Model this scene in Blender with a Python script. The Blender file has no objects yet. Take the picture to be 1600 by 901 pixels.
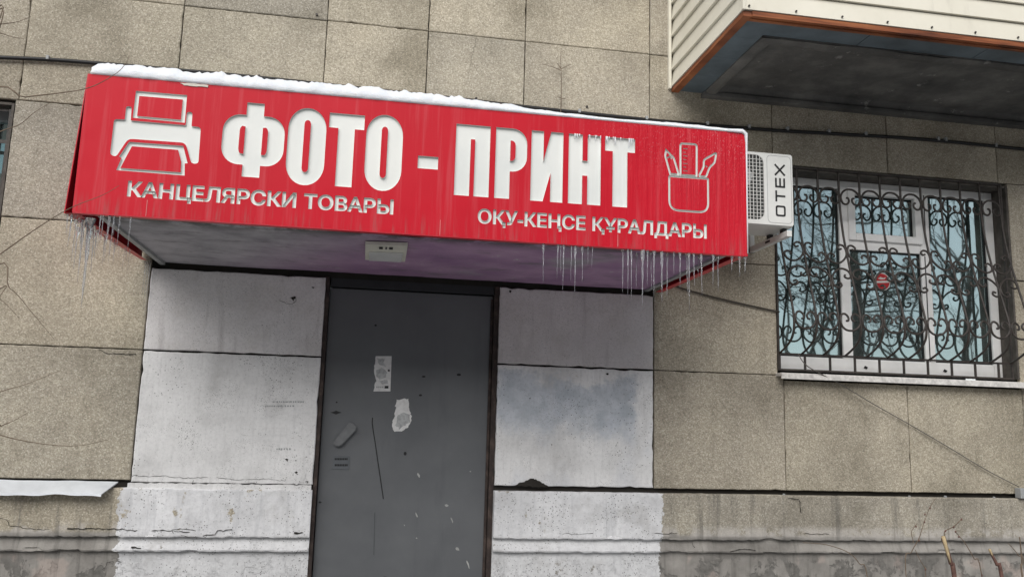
import bpy, bmesh, math, random
from mathutils import Vector, Matrix, noise
from mathutils.geometry import delaunay_2d_cdt, interpolate_bezier
random.seed(7)
S = bpy.context.scene
C = S.collection
R = math.radians

# ------------------------------------------------------------------ camera, sky, sun, exposure
CAMP = Vector((0.0, -5.0, 1.6)); PITCH, YAW, ROLL = 0.16008, 0.168818, 0.027998
FWD = Vector((math.sin(YAW)*math.cos(PITCH), math.cos(YAW)*math.cos(PITCH), math.sin(PITCH)))
_r = Vector((math.cos(YAW), -math.sin(YAW), 0)); _u = _r.cross(FWD)
RT = _r*math.cos(ROLL) + _u*math.sin(ROLL); UP = _u*math.cos(ROLL) - _r*math.sin(ROLL)
cd = bpy.data.cameras.new('camera'); cam = bpy.data.objects.new('camera', cd); C.objects.link(cam)
cd.sensor_width = 36; cd.lens = 1311.5/1600*36; cd.clip_start = .05; cd.clip_end = 500
M = Matrix((RT, UP, -FWD)).transposed().to_4x4(); M.translation = CAMP; cam.matrix_world = M
S.camera = cam

SUN_EL, SUN_AZ = 34, 203            # azimuth of the veiled sun, compass style, wall faces south (-y)
w = bpy.data.worlds.new('World'); S.world = w; w.use_nodes = True
nt = w.node_tree; nt.nodes.clear()
sky = nt.nodes.new('ShaderNodeTexSky'); sky.sky_type = 'NISHITA'; sky.sun_disc = False
sky.sun_elevation = R(SUN_EL); sky.sun_rotation = R(SUN_AZ); sky.air_density = 1.0; sky.dust_density = 1.0; sky.ozone_density = 1.0
hs = nt.nodes.new('ShaderNodeHueSaturation'); hs.inputs['Saturation'].default_value = .22
bg = nt.nodes.new('ShaderNodeBackground'); bg.inputs['Strength'].default_value = .056
wo = nt.nodes.new('ShaderNodeOutputWorld')
tc = nt.nodes.new('ShaderNodeTexCoord'); cl = nt.nodes.new('ShaderNodeTexNoise'); cl.inputs['Scale'].default_value = 3.5; cl.inputs['Detail'].default_value = 7; cl.inputs['Roughness'].default_value = .6
cr_ = nt.nodes.new('ShaderNodeValToRGB'); cr_.color_ramp.elements[0].position = .35; cr_.color_ramp.elements[0].color = (.78, .80, .84, 1); cr_.color_ramp.elements[1].position = .65; cr_.color_ramp.elements[1].color = (1.25, 1.25, 1.24, 1)
mu = nt.nodes.new('ShaderNodeMix'); mu.data_type = 'RGBA'; mu.blend_type = 'MULTIPLY'; mu.inputs[0].default_value = 1
nt.links.new(tc.outputs['Generated'], cl.inputs['Vector']); nt.links.new(cl.outputs[0], cr_.inputs[0]); nt.links.new(hs.outputs[0], mu.inputs[6]); nt.links.new(cr_.outputs[0], mu.inputs[7])
nt.links.new(sky.outputs[0], hs.inputs['Color']); nt.links.new(mu.outputs[2], bg.inputs[0]); nt.links.new(bg.outputs[0], wo.inputs[0])
sd = bpy.data.lights.new('sun', 'SUN'); sd.energy = 1.5; sd.angle = R(58); sd.color = (1, .97, .93)
so = bpy.data.objects.new('sun', sd); C.objects.link(so)
az = R(SUN_AZ); sdir = Vector((math.sin(az)*math.cos(R(SUN_EL)), math.cos(az)*math.cos(R(SUN_EL)), math.sin(R(SUN_EL))))
so.rotation_euler = sdir.to_track_quat('Z', 'Y').to_euler(); so.location = (0, -20, 20)
vs = S.view_settings; vs.view_transform = 'Standard'; vs.look = 'None'; vs.exposure = 1.16; vs.gamma = 1; vs.use_curve_mapping = False

# ------------------------------------------------------------------ helpers
def ray(px, py): return RT*((px-800)/1311.5) + UP*((450.5-py)/1311.5) + FWD
def at(px, py, Y=0.0):               # point of the photograph taken to a known plane y = Y
    d = ray(px, py); return CAMP + d*((Y-CAMP.y)/d.y)
def link(o, parent=None):
    C.objects.link(o)
    if parent is not None: o.parent = parent
    return o
def tag(o, label=None, cat=None, group=None, kind=None):
    for k, v in (('label', label), ('category', cat), ('group', group), ('kind', kind)):
        if v: o[k] = v
    return o
def empty(name, loc=(0, 0, 0)):
    o = bpy.data.objects.new(name, None); o.location = loc; o.empty_display_size = .1; return link(o)
def mk(name, v, f, m, parent=None, smooth=False):
    """mesh object from world coordinates; its origin goes to the middle of its own points"""
    me = bpy.data.meshes.new(name); v = [Vector(p) for p in v]
    lo = Vector((min(p[i] for p in v) for i in range(3))); hi = Vector((max(p[i] for p in v) for i in range(3)))
    c = (lo+hi)/2
    me.from_pydata([p-c for p in v], [], f); me.update()
    bm = bmesh.new(); bm.from_mesh(me); bmesh.ops.recalc_face_normals(bm, faces=bm.faces); bm.to_mesh(me); bm.free()
    if smooth:
        for p in me.polygons: p.use_smooth = True
    for mm in (m if isinstance(m, (list, tuple)) else [m]): me.materials.append(mm)
    o = bpy.data.objects.new(name, me); link(o, parent)
    off = Vector((0, 0, 0))
    if parent is not None:
        q = parent
        while q is not None: off += q.location; q = q.parent
    o.location = c - off
    return o
class MB:
    def __init__(s): s.v = []; s.f = []
    def add(s, v, f):
        n = len(s.v); s.v += [tuple(p) for p in v]; s.f += [tuple(i+n for i in q) for q in f]; return s
    def box(s, x0, x1, y0, y1, z0, z1, b=0.0):
        if b <= 0:
            v = [(x, y, z) for x in (x0, x1) for y in (y0, y1) for z in (z0, z1)]
            return s.add(v, [(0, 1, 3, 2), (4, 6, 7, 5), (0, 4, 5, 1), (2, 3, 7, 6), (0, 2, 6, 4), (1, 5, 7, 3)])
        bm = bmesh.new(); bmesh.ops.create_cube(bm, size=1)
        for q in bm.verts: q.co = Vector(((x0+x1)/2+q.co.x*(x1-x0), (y0+y1)/2+q.co.y*(y1-y0), (z0+z1)/2+q.co.z*(z1-z0)))
        bmesh.ops.bevel(bm, geom=bm.edges[:], offset=b, segments=2, affect='EDGES', profile=.5)
        bm.verts.index_update(); r = s.add([q.co[:] for q in bm.verts], [[q.index for q in f.verts] for f in bm.faces]); bm.free(); return r
    def tube(s, pts, rad, n=6, cap=True):
        pts = [Vector(p) for p in pts]; rads = rad if isinstance(rad, (list, tuple)) else [rad]*len(pts)
        base = len(s.v); prev = None
        for i, p in enumerate(pts):
            t = (pts[min(i+1, len(pts)-1)] - pts[max(i-1, 0)])
            t = t.normalized() if t.length > 1e-9 else Vector((0, 0, 1))
            if prev is None: a = t.orthogonal().normalized()
            else: a = (prev - t*prev.dot(t)); a = a.normalized() if a.length > 1e-6 else t.orthogonal().normalized()
            prev = a; b = t.cross(a)
            for k in range(n):
                q = p + (a*math.cos(2*math.pi*k/n) + b*math.sin(2*math.pi*k/n))*rads[i]; s.v.append(tuple(q))
        for i in range(len(pts)-1):
            for k in range(n):
                a0 = base+i*n+k; a1 = base+i*n+(k+1) % n; s.f.append((a0, a1, a1+n, a0+n))
        if cap:
            s.f.append(tuple(base+k for k in range(n))[::-1]); e = base+(len(pts)-1)*n; s.f.append(tuple(e+k for k in range(n)))
        return s
    def prism(s, poly, y0, y1):          # polygon in (x, z), depth along y
        n = len(poly); v = [(x, y0, z) for x, z in poly] + [(x, y1, z) for x, z in poly]
        return s.add(v, [tuple(range(n)), tuple(range(2*n-1, n-1, -1))] + [(i, (i+1) % n, n+(i+1) % n, n+i) for i in range(n)])
    def build(s, name, m, parent=None, smooth=False): return mk(name, s.v, s.f, m, parent, smooth)
def catmull(P, k=6):
    P = [Vector(p) for p in P]; out = []
    for i in range(len(P)-1):
        a = P[max(i-1, 0)]; b = P[i]; c = P[i+1]; d = P[min(i+2, len(P)-1)]
        for j in range(k):
            t = j/k; out.append(.5*((2*b)+(c-a)*t+(2*a-5*b+4*c-d)*t*t+(3*b-a-3*c+d)*t**3))
    out.append(P[-1]); return out
def wind(loops, x, y):
    wn = 0
    for L in loops:
        n = len(L)
        for i in range(n):
            x0, y0 = L[i]; x1, y1 = L[(i+1) % n]
            if (y0 <= y) != (y1 <= y):
                xi = x0+(y-y0)*(x1-x0)/(y1-y0)
                if xi > x: wn += 1 if y1 > y0 else -1
    return wn
def odd(loops, x, y):
    return sum(wind([L], x, y) % 2 for L in loops) % 2
def fill(loops, keep):
    """triangles of the plane between closed loops, chosen by keep(x, y)"""
    co, ed = [], []
    for L in loops:
        n = len(co); co += [Vector(p) for p in L]; ed += [(n+i, n+(i+1) % len(L)) for i in range(len(L))]
    v, e, f, *_ = delaunay_2d_cdt(co, ed, [], 0, 1e-6)
    out = []
    for t in f:
        cx = sum(v[i].x for i in t)/len(t); cy = sum(v[i].y for i in t)/len(t)
        if keep(cx, cy): out.append(tuple(t))
    return v, out

# ------------------------------------------------------------------ material kit
class N:
    def __init__(s, name, rough=.8, spec=.3):
        s.m = bpy.data.materials.new(name); s.m.use_nodes = True; s.t = s.m.node_tree; s.b = s.t.nodes['Principled BSDF']
        s.b.inputs['Roughness'].default_value = rough; s.b.inputs['Specular IOR Level'].default_value = spec
        s.geo = s.t.nodes.new('ShaderNodeNewGeometry'); s.pos = s.geo.outputs['Position']
    def l(s, a, b):
        if hasattr(a, 'is_linked') or hasattr(a, 'links'): s.t.links.new(a, b)
        else:
            if hasattr(b.default_value, '__len__') and hasattr(a, '__len__') and len(a) == 3 and len(b.default_value) == 4: a = (*a, 1)
            b.default_value = a
    def scaled(s, sc, loc=(0, 0, 0)):
        n = s.t.nodes.new('ShaderNodeMapping'); s.l(s.pos, n.inputs[0]); n.inputs['Scale'].default_value = sc; n.inputs['Location'].default_value = loc; return n.outputs[0]
    def noise(s, scale, detail=4, rough=.55, vec=None, out=0, dist=0):
        n = s.t.nodes.new('ShaderNodeTexNoise'); s.l(vec or s.pos, n.inputs['Vector']); n.inputs['Scale'].default_value = scale
        n.inputs['Detail'].default_value = detail; n.inputs['Roughness'].default_value = rough; n.inputs['Distortion'].default_value = dist; return n.outputs[out]
    def vor(s, scale, out='Distance', feature='F1', vec=None, rnd=1):
        n = s.t.nodes.new('ShaderNodeTexVoronoi'); n.feature = feature; s.l(vec or s.pos, n.inputs['Vector']); n.inputs['Scale'].default_value = scale
        n.inputs['Randomness'].default_value = rnd; return n.outputs[out]
    def ramp(s, f, stops, interp='LINEAR'):
        n = s.t.nodes.new('ShaderNodeValToRGB'); s.l(f, n.inputs[0]); e = n.color_ramp.elements; n.color_ramp.interpolation = interp
        while len(e) < len(stops): e.new(.5)
        for q, (p, c) in zip(e, stops):
            q.position = p; q.color = (*c, 1) if hasattr(c, '__len__') else (c, c, c, 1)
        return n.outputs[0]
    def mix(s, f, a, b, mode='MIX'):
        n = s.t.nodes.new('ShaderNodeMix'); n.data_type = 'RGBA'; n.blend_type = mode; n.clamp_factor = True
        s.l(f, n.inputs[0]); s.l(a, n.inputs[6]); s.l(b, n.inputs[7]); return n.outputs[2]
    def math(s, op, a, b=0.0, c=None):
        n = s.t.nodes.new('ShaderNodeMath'); n.operation = op; s.l(a, n.inputs[0]); s.l(b, n.inputs[1])
        if c is not None: s.l(c, n.inputs[2])
        return n.outputs[0]
    def rng(s, v, a, b, c=0.0, d=1.0, smooth=True):
        n = s.t.nodes.new('ShaderNodeMapRange'); n.interpolation_type = 'SMOOTHSTEP' if smooth else 'LINEAR'
        s.l(v, n.inputs[0])
        for i, q in enumerate((a, b, c, d)): n.inputs[1+i].default_value = q
        return n.outputs[0]
    def xyz(s):
        n = s.t.nodes.new('ShaderNodeSeparateXYZ'); s.l(s.pos, n.inputs[0]); return n.outputs
    def rand(s):
        return s.t.nodes.new('ShaderNodeObjectInfo').outputs['Random']
    def bump(s, h, strength=.4, dist=.004):
        n = s.t.nodes.new('ShaderNodeBump'); s.l(h, n.inputs['Height']); n.inputs['Strength'].default_value = strength; n.inputs['Distance'].default_value = dist
        s.l(n.outputs[0], s.b.inputs['Normal'])
    def color(s, c): s.l(c, s.b.inputs['Base Color']); return s
    def set(s, **k):
        for a, v in k.items(): s.l(v, s.b.inputs[a.replace('_', ' ')])
        return s

def plain(name, col, rough=.6, spec=.4, metal=0, var=.18, vscale=9, bump=0, bscale=120):
    n = N(name, rough, spec); n.b.inputs['Metallic'].default_value = metal
    f = n.noise(vscale, 6, .65); c0 = tuple(x*(1-var) for x in col); c1 = tuple(min(1, x*(1+var)) for x in col)
    n.color(n.ramp(f, [(.3, c0), (.7, c1)]))
    if bump: n.bump(n.noise(bscale, 3), bump, .003)
    return n.m

def aggregate(n, warm=1.0):
    """exposed stone chips set in cement"""
    cell = n.vor(140, 'Color'); sep = n.t.nodes.new('ShaderNodeSeparateColor'); n.l(cell, sep.inputs[0])
    chip = n.ramp(sep.outputs[0], [(0, (.16, .148, .124)), (.16, (.30, .276, .232)), (.5, (.41, .378, .318)), (.8, (.52, .485, .415)), (1, (.68, .648, .58))])
    ed = n.vor(140, 'Distance', 'F1'); chip = n.mix(n.rng(ed, .35, .75, 0, .55), chip, (.22, .195, .155))
    fine = n.noise(260, 2, .6); chip = n.mix(.42, chip, n.ramp(fine, [(.3, (.25, .228, .188)), (.7, (.56, .518, .438))]))
    tone = n.ramp(n.rand(), [(0, (.86, .865, .87)), (.35, (1.05, 1.03, .97)), (.65, (.96, .945, .92)), (1, (1.15, 1.125, 1.06))])
    chip = n.mix(1.0, chip, tone, 'MULTIPLY')
    big = n.noise(1.7, 5, .6); chip = n.mix(1.0, chip, n.ramp(big, [(.3, (.70, .69, .66)), (.48, (.98, .97, .96)), (.7, (1.14, 1.13, 1.10))]), 'MULTIPLY')
    drip = n.noise(3.2, 4, .6, n.scaled((3.4, 1, .35))); chip = n.mix(n.rng(drip, .55, .78, 0, .45), chip, n.mix(1.0, chip, (.62, .61, .58), 'MULTIPLY'))
    wv = n.t.nodes.new('ShaderNodeObjectInfo'); off = n.t.nodes.new('ShaderNodeVectorMath'); off.operation = 'MULTIPLY_ADD'; n.l(wv.outputs['Location'], off.inputs[0]); off.inputs[1].default_value = (3.7, 1, 5.3); n.l(n.pos, off.inputs[2])
    own = n.noise(1.1, 6, .62, off.outputs[0]); chip = n.mix(1.0, chip, n.ramp(own, [(.32, (.74, .735, .72)), (.5, (1, 1, 1)), (.68, (1.13, 1.12, 1.10))]), 'MULTIPLY')
    h = n.math('ADD', ed, n.math('MULTIPLY', fine, .4))
    return chip, h
def mat_panel():
    n = N('stone_chip_panel', .9, .25); c, h = aggregate(n); n.color(c); n.bump(h, .45, .004); return n.m
def mat_panel_worn(name='thin_paint_panel', c0=(.60, .575, .58), c1=(.71, .685, .685)):
    """painted once; the paint has worn thin and the chips show through as a dull grey lilac"""
    n = N(name, .8, .3); c, h = aggregate(n)
    paint = n.mix(n.rng(n.noise(2.2, 4), .35, .65), c0, c1)
    x, y, z = n.xyz()
    thin = n.noise(5, 6, .7); f = n.rng(thin, .25, .6, .70, .93)
    mot = n.noise(60, 6, .7); paint = n.mix(1.0, paint, n.ramp(mot, [(.3, (.84, .84, .84)), (.5, (1, 1, 1)), (.7, (1.07, 1.07, 1.07))]), 'MULTIPLY')
    col = n.mix(f, c, paint)
    pin = n.math('MULTIPLY', n.math('LESS_THAN', n.vor(95), .17), n.rng(n.noise(7, 3), .42, .6))
    col = n.mix(n.math('MULTIPLY', pin, .75), col, (.06, .055, .05))
    st = n.noise(6, 5, .6, n.scaled((2.5, 1, .3))); col = n.mix(n.rng(st, .52, .75, 0, .4), col, (.30, .27, .27))
    n.color(col); n.bump(n.math('SUBTRACT', h, n.math('MULTIPLY', pin, .8)), .28, .004); return n.m
def mat_white(name, blue=False):
    n = N(name, .72, .35); c, h = aggregate(n); x, y, z = n.xyz()
    paint = n.ramp(n.noise(3.1, 6, .62), [(.28, (.52, .515, .51)), (.48, (.70, .695, .69)), (.7, (.80, .795, .79))])
    brush = n.noise(9, 5, .6, n.scaled((5, 1, .5))); paint = n.mix(n.rng(brush, .5, .72, 0, .45), paint, (.54, .535, .53))
    if blue:   # a scrubbed blue grey patch, its own ragged outline
        e = n.noise(4.5, 6, .65)
        xw = n.math('ADD', x, n.math('MULTIPLY', n.math('SUBTRACT', n.noise(3.1, 6, .7), .5), .55)); zw = n.math('ADD', z, n.math('MULTIPLY', n.math('SUBTRACT', n.noise(2.6, 6, .7, n.scaled((1, 1, 1), (5, 2, 3))), .5), .50))
        mx = n.math('MULTIPLY', n.rng(xw, .62, .90), n.math('SUBTRACT', 1.0, n.rng(xw, 1.58, 1.76)))
        mz = n.math('MULTIPLY', n.rng(zw, 1.42, 1.72), n.math('SUBTRACT', 1.0, n.rng(zw, 1.84, 1.95)))
        f = n.rng(n.math('MULTIPLY', n.math('MULTIPLY', mx, mz), n.math('ADD', e, .45)), .1, .85, 0, .70)
        paint = n.mix(f, paint, n.mix(n.rng(n.noise(11, 5), .35, .65), (.29, .34, .40), (.46, .50, .56)))
        w2 = n.math('MULTIPLY', n.rng(n.noise(2.3, 4), .5, .66), .3); paint = n.mix(w2, paint, (.44, .47, .54))
    mot = n.noise(55, 6, .7); paint = n.mix(1.0, paint, n.ramp(mot, [(.3, (.86, .86, .86)), (.5, (1, 1, 1)), (.7, (1.06, 1.06, 1.06))]), 'MULTIPLY')
    dirt = n.noise(2.4, 7, .7, n.scaled((1, 1, .6), (3, 1, 7))); paint = n.mix(n.rng(dirt, .52, .72, 0, .5), paint, (.42, .41, .40))
    pk = n.rng(n.noise(3.4, 5, .65), .46, .60)
    pin = n.math('MULTIPLY', n.math('LESS_THAN', n.vor(58), .165), pk)
    pin2 = n.math('MULTIPLY', n.math('LESS_THAN', n.vor(130), .20), n.rng(n.noise(5, 5, .65), .46, .60))
    col = n.mix(n.math('MULTIPLY', n.math('MAXIMUM', pin, pin2), .85), paint, (.035, .033, .03))
    flake = n.rng(n.noise(6.5, 9, .72), .66, .69); col = n.mix(flake, col, n.mix(.5, c, (.36, .33, .30)))
    n.color(col)
    n.bump(n.math('SUBTRACT', n.noise(45, 5, .6), n.math('ADD', n.math('MAXIMUM', pin, pin2), n.math('MULTIPLY', flake, .5))), .3, .004); return n.m
def mat_plinth():
    """cement and stone chip base, whitewashed to either side of the door up to ragged edges"""
    n = N('plinth', .85, .25); c, h = aggregate(n); x, y, z = n.xyz()
    cem = n.ramp(n.noise(4, 7, .65), [(.3, (.17, .16, .145)), (.5, (.27, .255, .235)), (.7, (.38, .36, .33))])
    low = n.math('SUBTRACT', 1.0, n.rng(z, .955, .985)); col = n.mix(low, c, cem)
    lime = n.math('MULTIPLY', n.rng(n.noise(9, 6, .65), .42, .55), n.math('MULTIPLY', n.rng(z, .955, .97), n.math('SUBTRACT', 1.0, n.rng(z, .99, 1.04))))
    col = n.mix(n.math('MULTIPLY', lime, .6), col, (.52, .49, .46))
    # lower face: peeling render with darker bare patches
    bare = n.math('MULTIPLY', n.rng(n.noise(5.5, 8, .7, None, 0, .4), .5, .53), n.math('SUBTRACT', 1.0, n.rng(z, .80, .86)))
    col = n.mix(bare, col, n.ramp(n.noise(30, 3), [(.3, (.12, .115, .105)), (.7, (.21, .20, .185))]))
    pink = n.math('MULTIPLY', n.rng(n.noise(3.3, 5), .55, .62), n.math('SUBTRACT', 1.0, n.rng(z, .83, .87)))
    col = n.mix(n.math('MULTIPLY', pink, .6), col, (.44, .37, .33))
    # damp streaks
    st = n.noise(5, 5, .6, n.scaled((4, 1, .25))); col = n.mix(n.rng(st, .5, .74, 0, .65), col, (.10, .095, .085))
    # whitewash
    jag = n.math('MULTIPLY', n.math('SUBTRACT', n.noise(14, 6, .7), .5), .12)
    xx = n.math('ADD', x, jag)
    a = n.math('MULTIPLY', n.math('GREATER_THAN', xx, -1.275), n.math('LESS_THAN', x, -.1))
    b = n.math('MULTIPLY', n.math('GREATER_THAN', x, .5), n.math('LESS_THAN', xx, 1.80))
    wht = n.ramp(n.noise(4, 7, .65), [(.28, (.52, .52, .53)), (.5, (.70, .70, .71)), (.7, (.78, .78, .79))])
    ws = n.noise(8, 5, .6, n.scaled((4, 1, .4))); wht = n.mix(n.rng(ws, .5, .72, 0, .5), wht, (.48, .485, .50))
    lowgrey = n.math('MULTIPLY', n.math('SUBTRACT', 1.0, n.rng(z, .95, .965)), .35); wht = n.mix(lowgrey, wht, (.55, .55, .55))
    mot = n.noise(50, 6, .7); wht = n.mix(1.0, wht, n.ramp(mot, [(.3, (.84, .84, .84)), (.5, (1, 1, 1)), (.7, (1.06, 1.06, 1.06))]), 'MULTIPLY')
    d2 = n.noise(3.4, 8, .72); wht = n.mix(n.rng(d2, .52, .7, 0, .5), wht, (.40, .39, .375))
    wear = n.math('SUBTRACT', 1.0, n.rng(n.noise(7, 8, .7), .62, .66))
    pin = n.math('MULTIPLY', n.math('LESS_THAN', n.vor(70), .20), n.rng(n.noise(5, 3), .40, .55)); wht = n.mix(n.math('MULTIPLY', pin, .8), wht, (.05, .045, .04))
    col = n.mix(n.math('MULTIPLY', n.math('ADD', a, b), wear), col, wht)
    n.color(col); n.bump(n.math('SUBTRACT', n.noise(40, 6, .65), n.math('MULTIPLY', bare, 1.2)), .5, .008); return n.m
def mat_red():
    """red film; the right end carries a skin of ice with vertical runs"""
    n = N('red_sign_film', .45, .20); x, y, z = n.xyz()
    base = n.ramp(n.noise(1.3, 4), [(.3, (.52, .005, .018)), (.7, (.61, .007, .024))])
    st = n.noise(6, 5, .6, n.scaled((5, 1, .22))); base = n.mix(n.rng(st, .50, .72, 0, .42), base, (.60, .085, .10))
    low = n.math('SUBTRACT', 1.0, n.rng(z, 2.46, 2.56)); grime = n.noise(11, 4, .6, n.scaled((6, 1, .4)))
    base = n.mix(n.math('MULTIPLY', n.rng(grime, .48, .68), n.math('MULTIPLY', low, .5)), base, (.36, .09, .09))
    ice = n.rng(n.math('ADD', x, n.math('MULTIPLY', n.math('SUBTRACT', n.noise(2.5, 4), .5), .8)), .75, 1.75)
    frost = n.math('MULTIPLY', n.math('MULTIPLY', n.math('LESS_THAN', n.vor(75), .24), n.rng(z, 2.75, 3.02)), ice)
    base = n.mix(n.math('MULTIPLY', frost, .22), base, (.72, .35, .38))
    run = n.noise(20, 4, .55, n.scaled((2.6, 1, .12)))
    hgt = n.math('MULTIPLY', ice, n.math('ADD', run, n.math('MULTIPLY', n.noise(70, 3), .25)))
    n.color(base); n.bump(n.math('ADD', hgt, n.math('MULTIPLY', n.noise(1.6, 3, .5), 1.1)), .6, .014)
    n.set(Roughness=n.rng(ice, 0, 1, .42, .24), Coat_Weight=n.math('MULTIPLY', ice, .22)); n.b.inputs['Coat Roughness'].default_value = .12
    return n.m
def mat_inset():
    n = N('opal_acrylic', .35, .4); x, y, z = n.xyz()
    c = n.ramp(n.noise(3, 5), [(.3, (.70, .72, .70)), (.7, (.80, .805, .77))])
    ice = n.math('MULTIPLY', n.rng(n.noise(18, 4, .6, n.scaled((3, 1, .2))), .48, .7), n.rng(x, .5, 1.2))
    c = n.mix(n.math('MULTIPLY', ice, .25), c, (.9, .92, .94)); n.color(c)
    n.bump(n.noise(25, 4, .6, n.scaled((2, 1, .3))), .12, .004)
    n.b.inputs['Subsurface Weight'].default_value = .0; return n.m
def mat_soffit():
    """canopy underside: cement washed with a faded violet paint, damp at the rim"""
    n = N('canopy_soffit', .8, .25); x, y, z = n.xyz()
    cem = n.ramp(n.noise(5, 7, .65), [(.3, (.26, .25, .27)), (.5, (.40, .385, .41)), (.75, (.55, .53, .555))])
    f = n.rng(n.noise(1.6, 5, .55), .26, .46, 0, 1.0); f = n.math('MULTIPLY', f, n.rng(n.math('ADD', x, n.math('MULTIPLY', y, .5)), -1.1, -.1))
    col = n.mix(f, cem, n.ramp(n.noise(4, 5), [(.3, (.33, .19, .335)), (.7, (.50, .32, .47))]))
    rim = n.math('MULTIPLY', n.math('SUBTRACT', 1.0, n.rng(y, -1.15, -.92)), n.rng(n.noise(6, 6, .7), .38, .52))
    wst = n.noise(4, 7, .7, n.scaled((1, 2.2, 1))); col = n.mix(n.rng(wst, .54, .66, 0, .5), col, (.17, .16, .165)); col = n.mix(n.rng(n.noise(8, 8, .75), .62, .66, 0, .6), col, (.55, .53, .54))
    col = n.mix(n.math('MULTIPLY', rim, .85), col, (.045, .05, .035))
    n.color(col); n.bump(n.noise(14, 7, .65), .35, .01); return n.m
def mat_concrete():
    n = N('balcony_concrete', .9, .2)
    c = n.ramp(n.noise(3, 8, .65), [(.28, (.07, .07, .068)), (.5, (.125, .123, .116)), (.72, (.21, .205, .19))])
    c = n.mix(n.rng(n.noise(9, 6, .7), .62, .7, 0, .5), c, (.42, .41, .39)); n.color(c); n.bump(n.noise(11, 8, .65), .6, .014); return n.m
def mat_door():
    n = N('grey_door_paint', .34, .5)
    c = n.ramp(n.noise(2.4, 5), [(.3, (.105, .110, .117)), (.7, (.135, .141, .148))])
    c = n.mix(n.rng(n.noise(40, 5, .7), .66, .74, 0, .3), c, (.2, .21, .21))
    sm = n.noise(5, 5, .6, n.scaled((2, 1, .35))); c = n.mix(n.rng(sm, .55, .75, 0, .4), c, (.088, .092, .099)); n.color(c)
    n.set(Roughness=n.rng(n.noise(6, 5), .3, .7, .30, .46)); n.bump(n.math('ADD', n.noise(2.2, 3), n.math('MULTIPLY', n.noise(150, 2), .02)), .30, .04); return n.m
def mat_rust():
    n = N('rusty_frame', .75, .3); c = n.ramp(n.noise(14, 7, .7), [(.3, (.022, .019, .018)), (.5, (.045, .033, .029)), (.72, (.115, .085, .072))]); n.color(c); n.bump(n.noise(40, 5), .4, .003); return n.m
def mat_wood():
    n = N('stained_timber', .6, .35); g = n.noise(9, 5, .6, n.scaled((.35, .35, 6)))
    c = n.ramp(g, [(.3, (.09, .026, .012)), (.5, (.25, .078, .030)), (.72, (.40, .145, .055))]); n.color(c); n.bump(g, .3, .003); return n.m
def mat_siding():
    n = N('cream_siding', .5, .4); c = n.ramp(n.noise(2.5, 5), [(.3, (.70, .665, .56)), (.7, (.79, .755, .65))])
    d = n.noise(7, 5, .6, n.scaled((2, 2, .6))); c = n.mix(n.rng(d, .55, .75, 0, .3), c, (.5, .47, .40)); n.color(c); return n.m
def mat_snow():
    n = N('snow', .7, .3); n.color(n.ramp(n.noise(12, 5), [(.3, (.80, .83, .88)), (.7, (.89, .91, .94))]))
    n.b.inputs['Subsurface Weight'].default_value = .25; n.b.inputs['Subsurface Radius'].default_value = (.02, .025, .03); n.bump(n.noise(70, 5, .7), .5, .01); return n.m
def mat_ice():
    n = N('ice', .12, .5); n.b.inputs['Transmission Weight'].default_value = .85; n.b.inputs['IOR'].default_value = 1.31
    n.color(n.ramp(n.noise(60, 3), [(.3, (.80, .83, .86)), (.7, (.95, .97, 1))])); n.bump(n.noise(90, 3), .35, .004); return n.m
def mat_glass():
    """tinted window glass: a mirror-like film over a dark room"""
    m = bpy.data.materials.new('tinted_window_glass'); m.use_nodes = True; t = m.node_tree; t.nodes.clear()
    o = t.nodes.new('ShaderNodeOutputMaterial'); mx = t.nodes.new('ShaderNodeMixShader'); g = t.nodes.new('ShaderNodeBsdfGlossy'); tr = t.nodes.new('ShaderNodeBsdfTransparent')
    g.inputs['Color'].default_value = (.72, .90, .91, 1); g.inputs['Roughness'].default_value = .018; tr.inputs['Color'].default_value = (.35, .5, .48, 1)
    fr = t.nodes.new('ShaderNodeFresnel'); fr.inputs['IOR'].default_value = 1.5
    ma = t.nodes.new('ShaderNodeMath'); ma.operation = 'MULTIPLY_ADD'; ma.inputs[1].default_value = 1.0; ma.inputs[2].default_value = .62; ma.use_clamp = True
    nz = t.nodes.new('ShaderNodeTexNoise'); nz.inputs['Scale'].default_value = 3.0; ge = t.nodes.new('ShaderNodeNewGeometry'); t.links.new(ge.outputs['Position'], nz.inputs[0])
    bp = t.nodes.new('ShaderNodeBump'); bp.inputs['Strength'].default_value = .03; bp.inputs['Distance'].default_value = .02
    t.links.new(nz.outputs[0], bp.inputs['Height']); t.links.new(bp.outputs[0], g.inputs['Normal'])
    t.links.new(fr.outputs[0], ma.inputs[0]); t.links.new(ma.outputs[0], mx.inputs[0]); t.links.new(tr.outputs[0], mx.inputs[1]); t.links.new(g.outputs[0], mx.inputs[2])
    df = t.nodes.new('ShaderNodeBsdfDiffuse'); df.inputs['Color'].default_value = (.36, .41, .40, 1); m2 = t.nodes.new('ShaderNodeMixShader'); dn = t.nodes.new('ShaderNodeTexNoise'); dn.inputs['Scale'].default_value = 5; dn.inputs['Detail'].default_value = 6
    mr = t.nodes.new('ShaderNodeMapRange'); mr.inputs[1].default_value = .3; mr.inputs[2].default_value = .7; mr.inputs[3].default_value = .02; mr.inputs[4].default_value = .11
    t.links.new(ge.outputs['Position'], dn.inputs[0]); t.links.new(dn.outputs[0], mr.inputs[0]); t.links.new(mr.outputs[0], m2.inputs[0]); t.links.new(mx.outputs[0], m2.inputs[1]); t.links.new(df.outputs[0], m2.inputs[2]); t.links.new(m2.outputs[0], o.inputs[0]); return m

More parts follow.
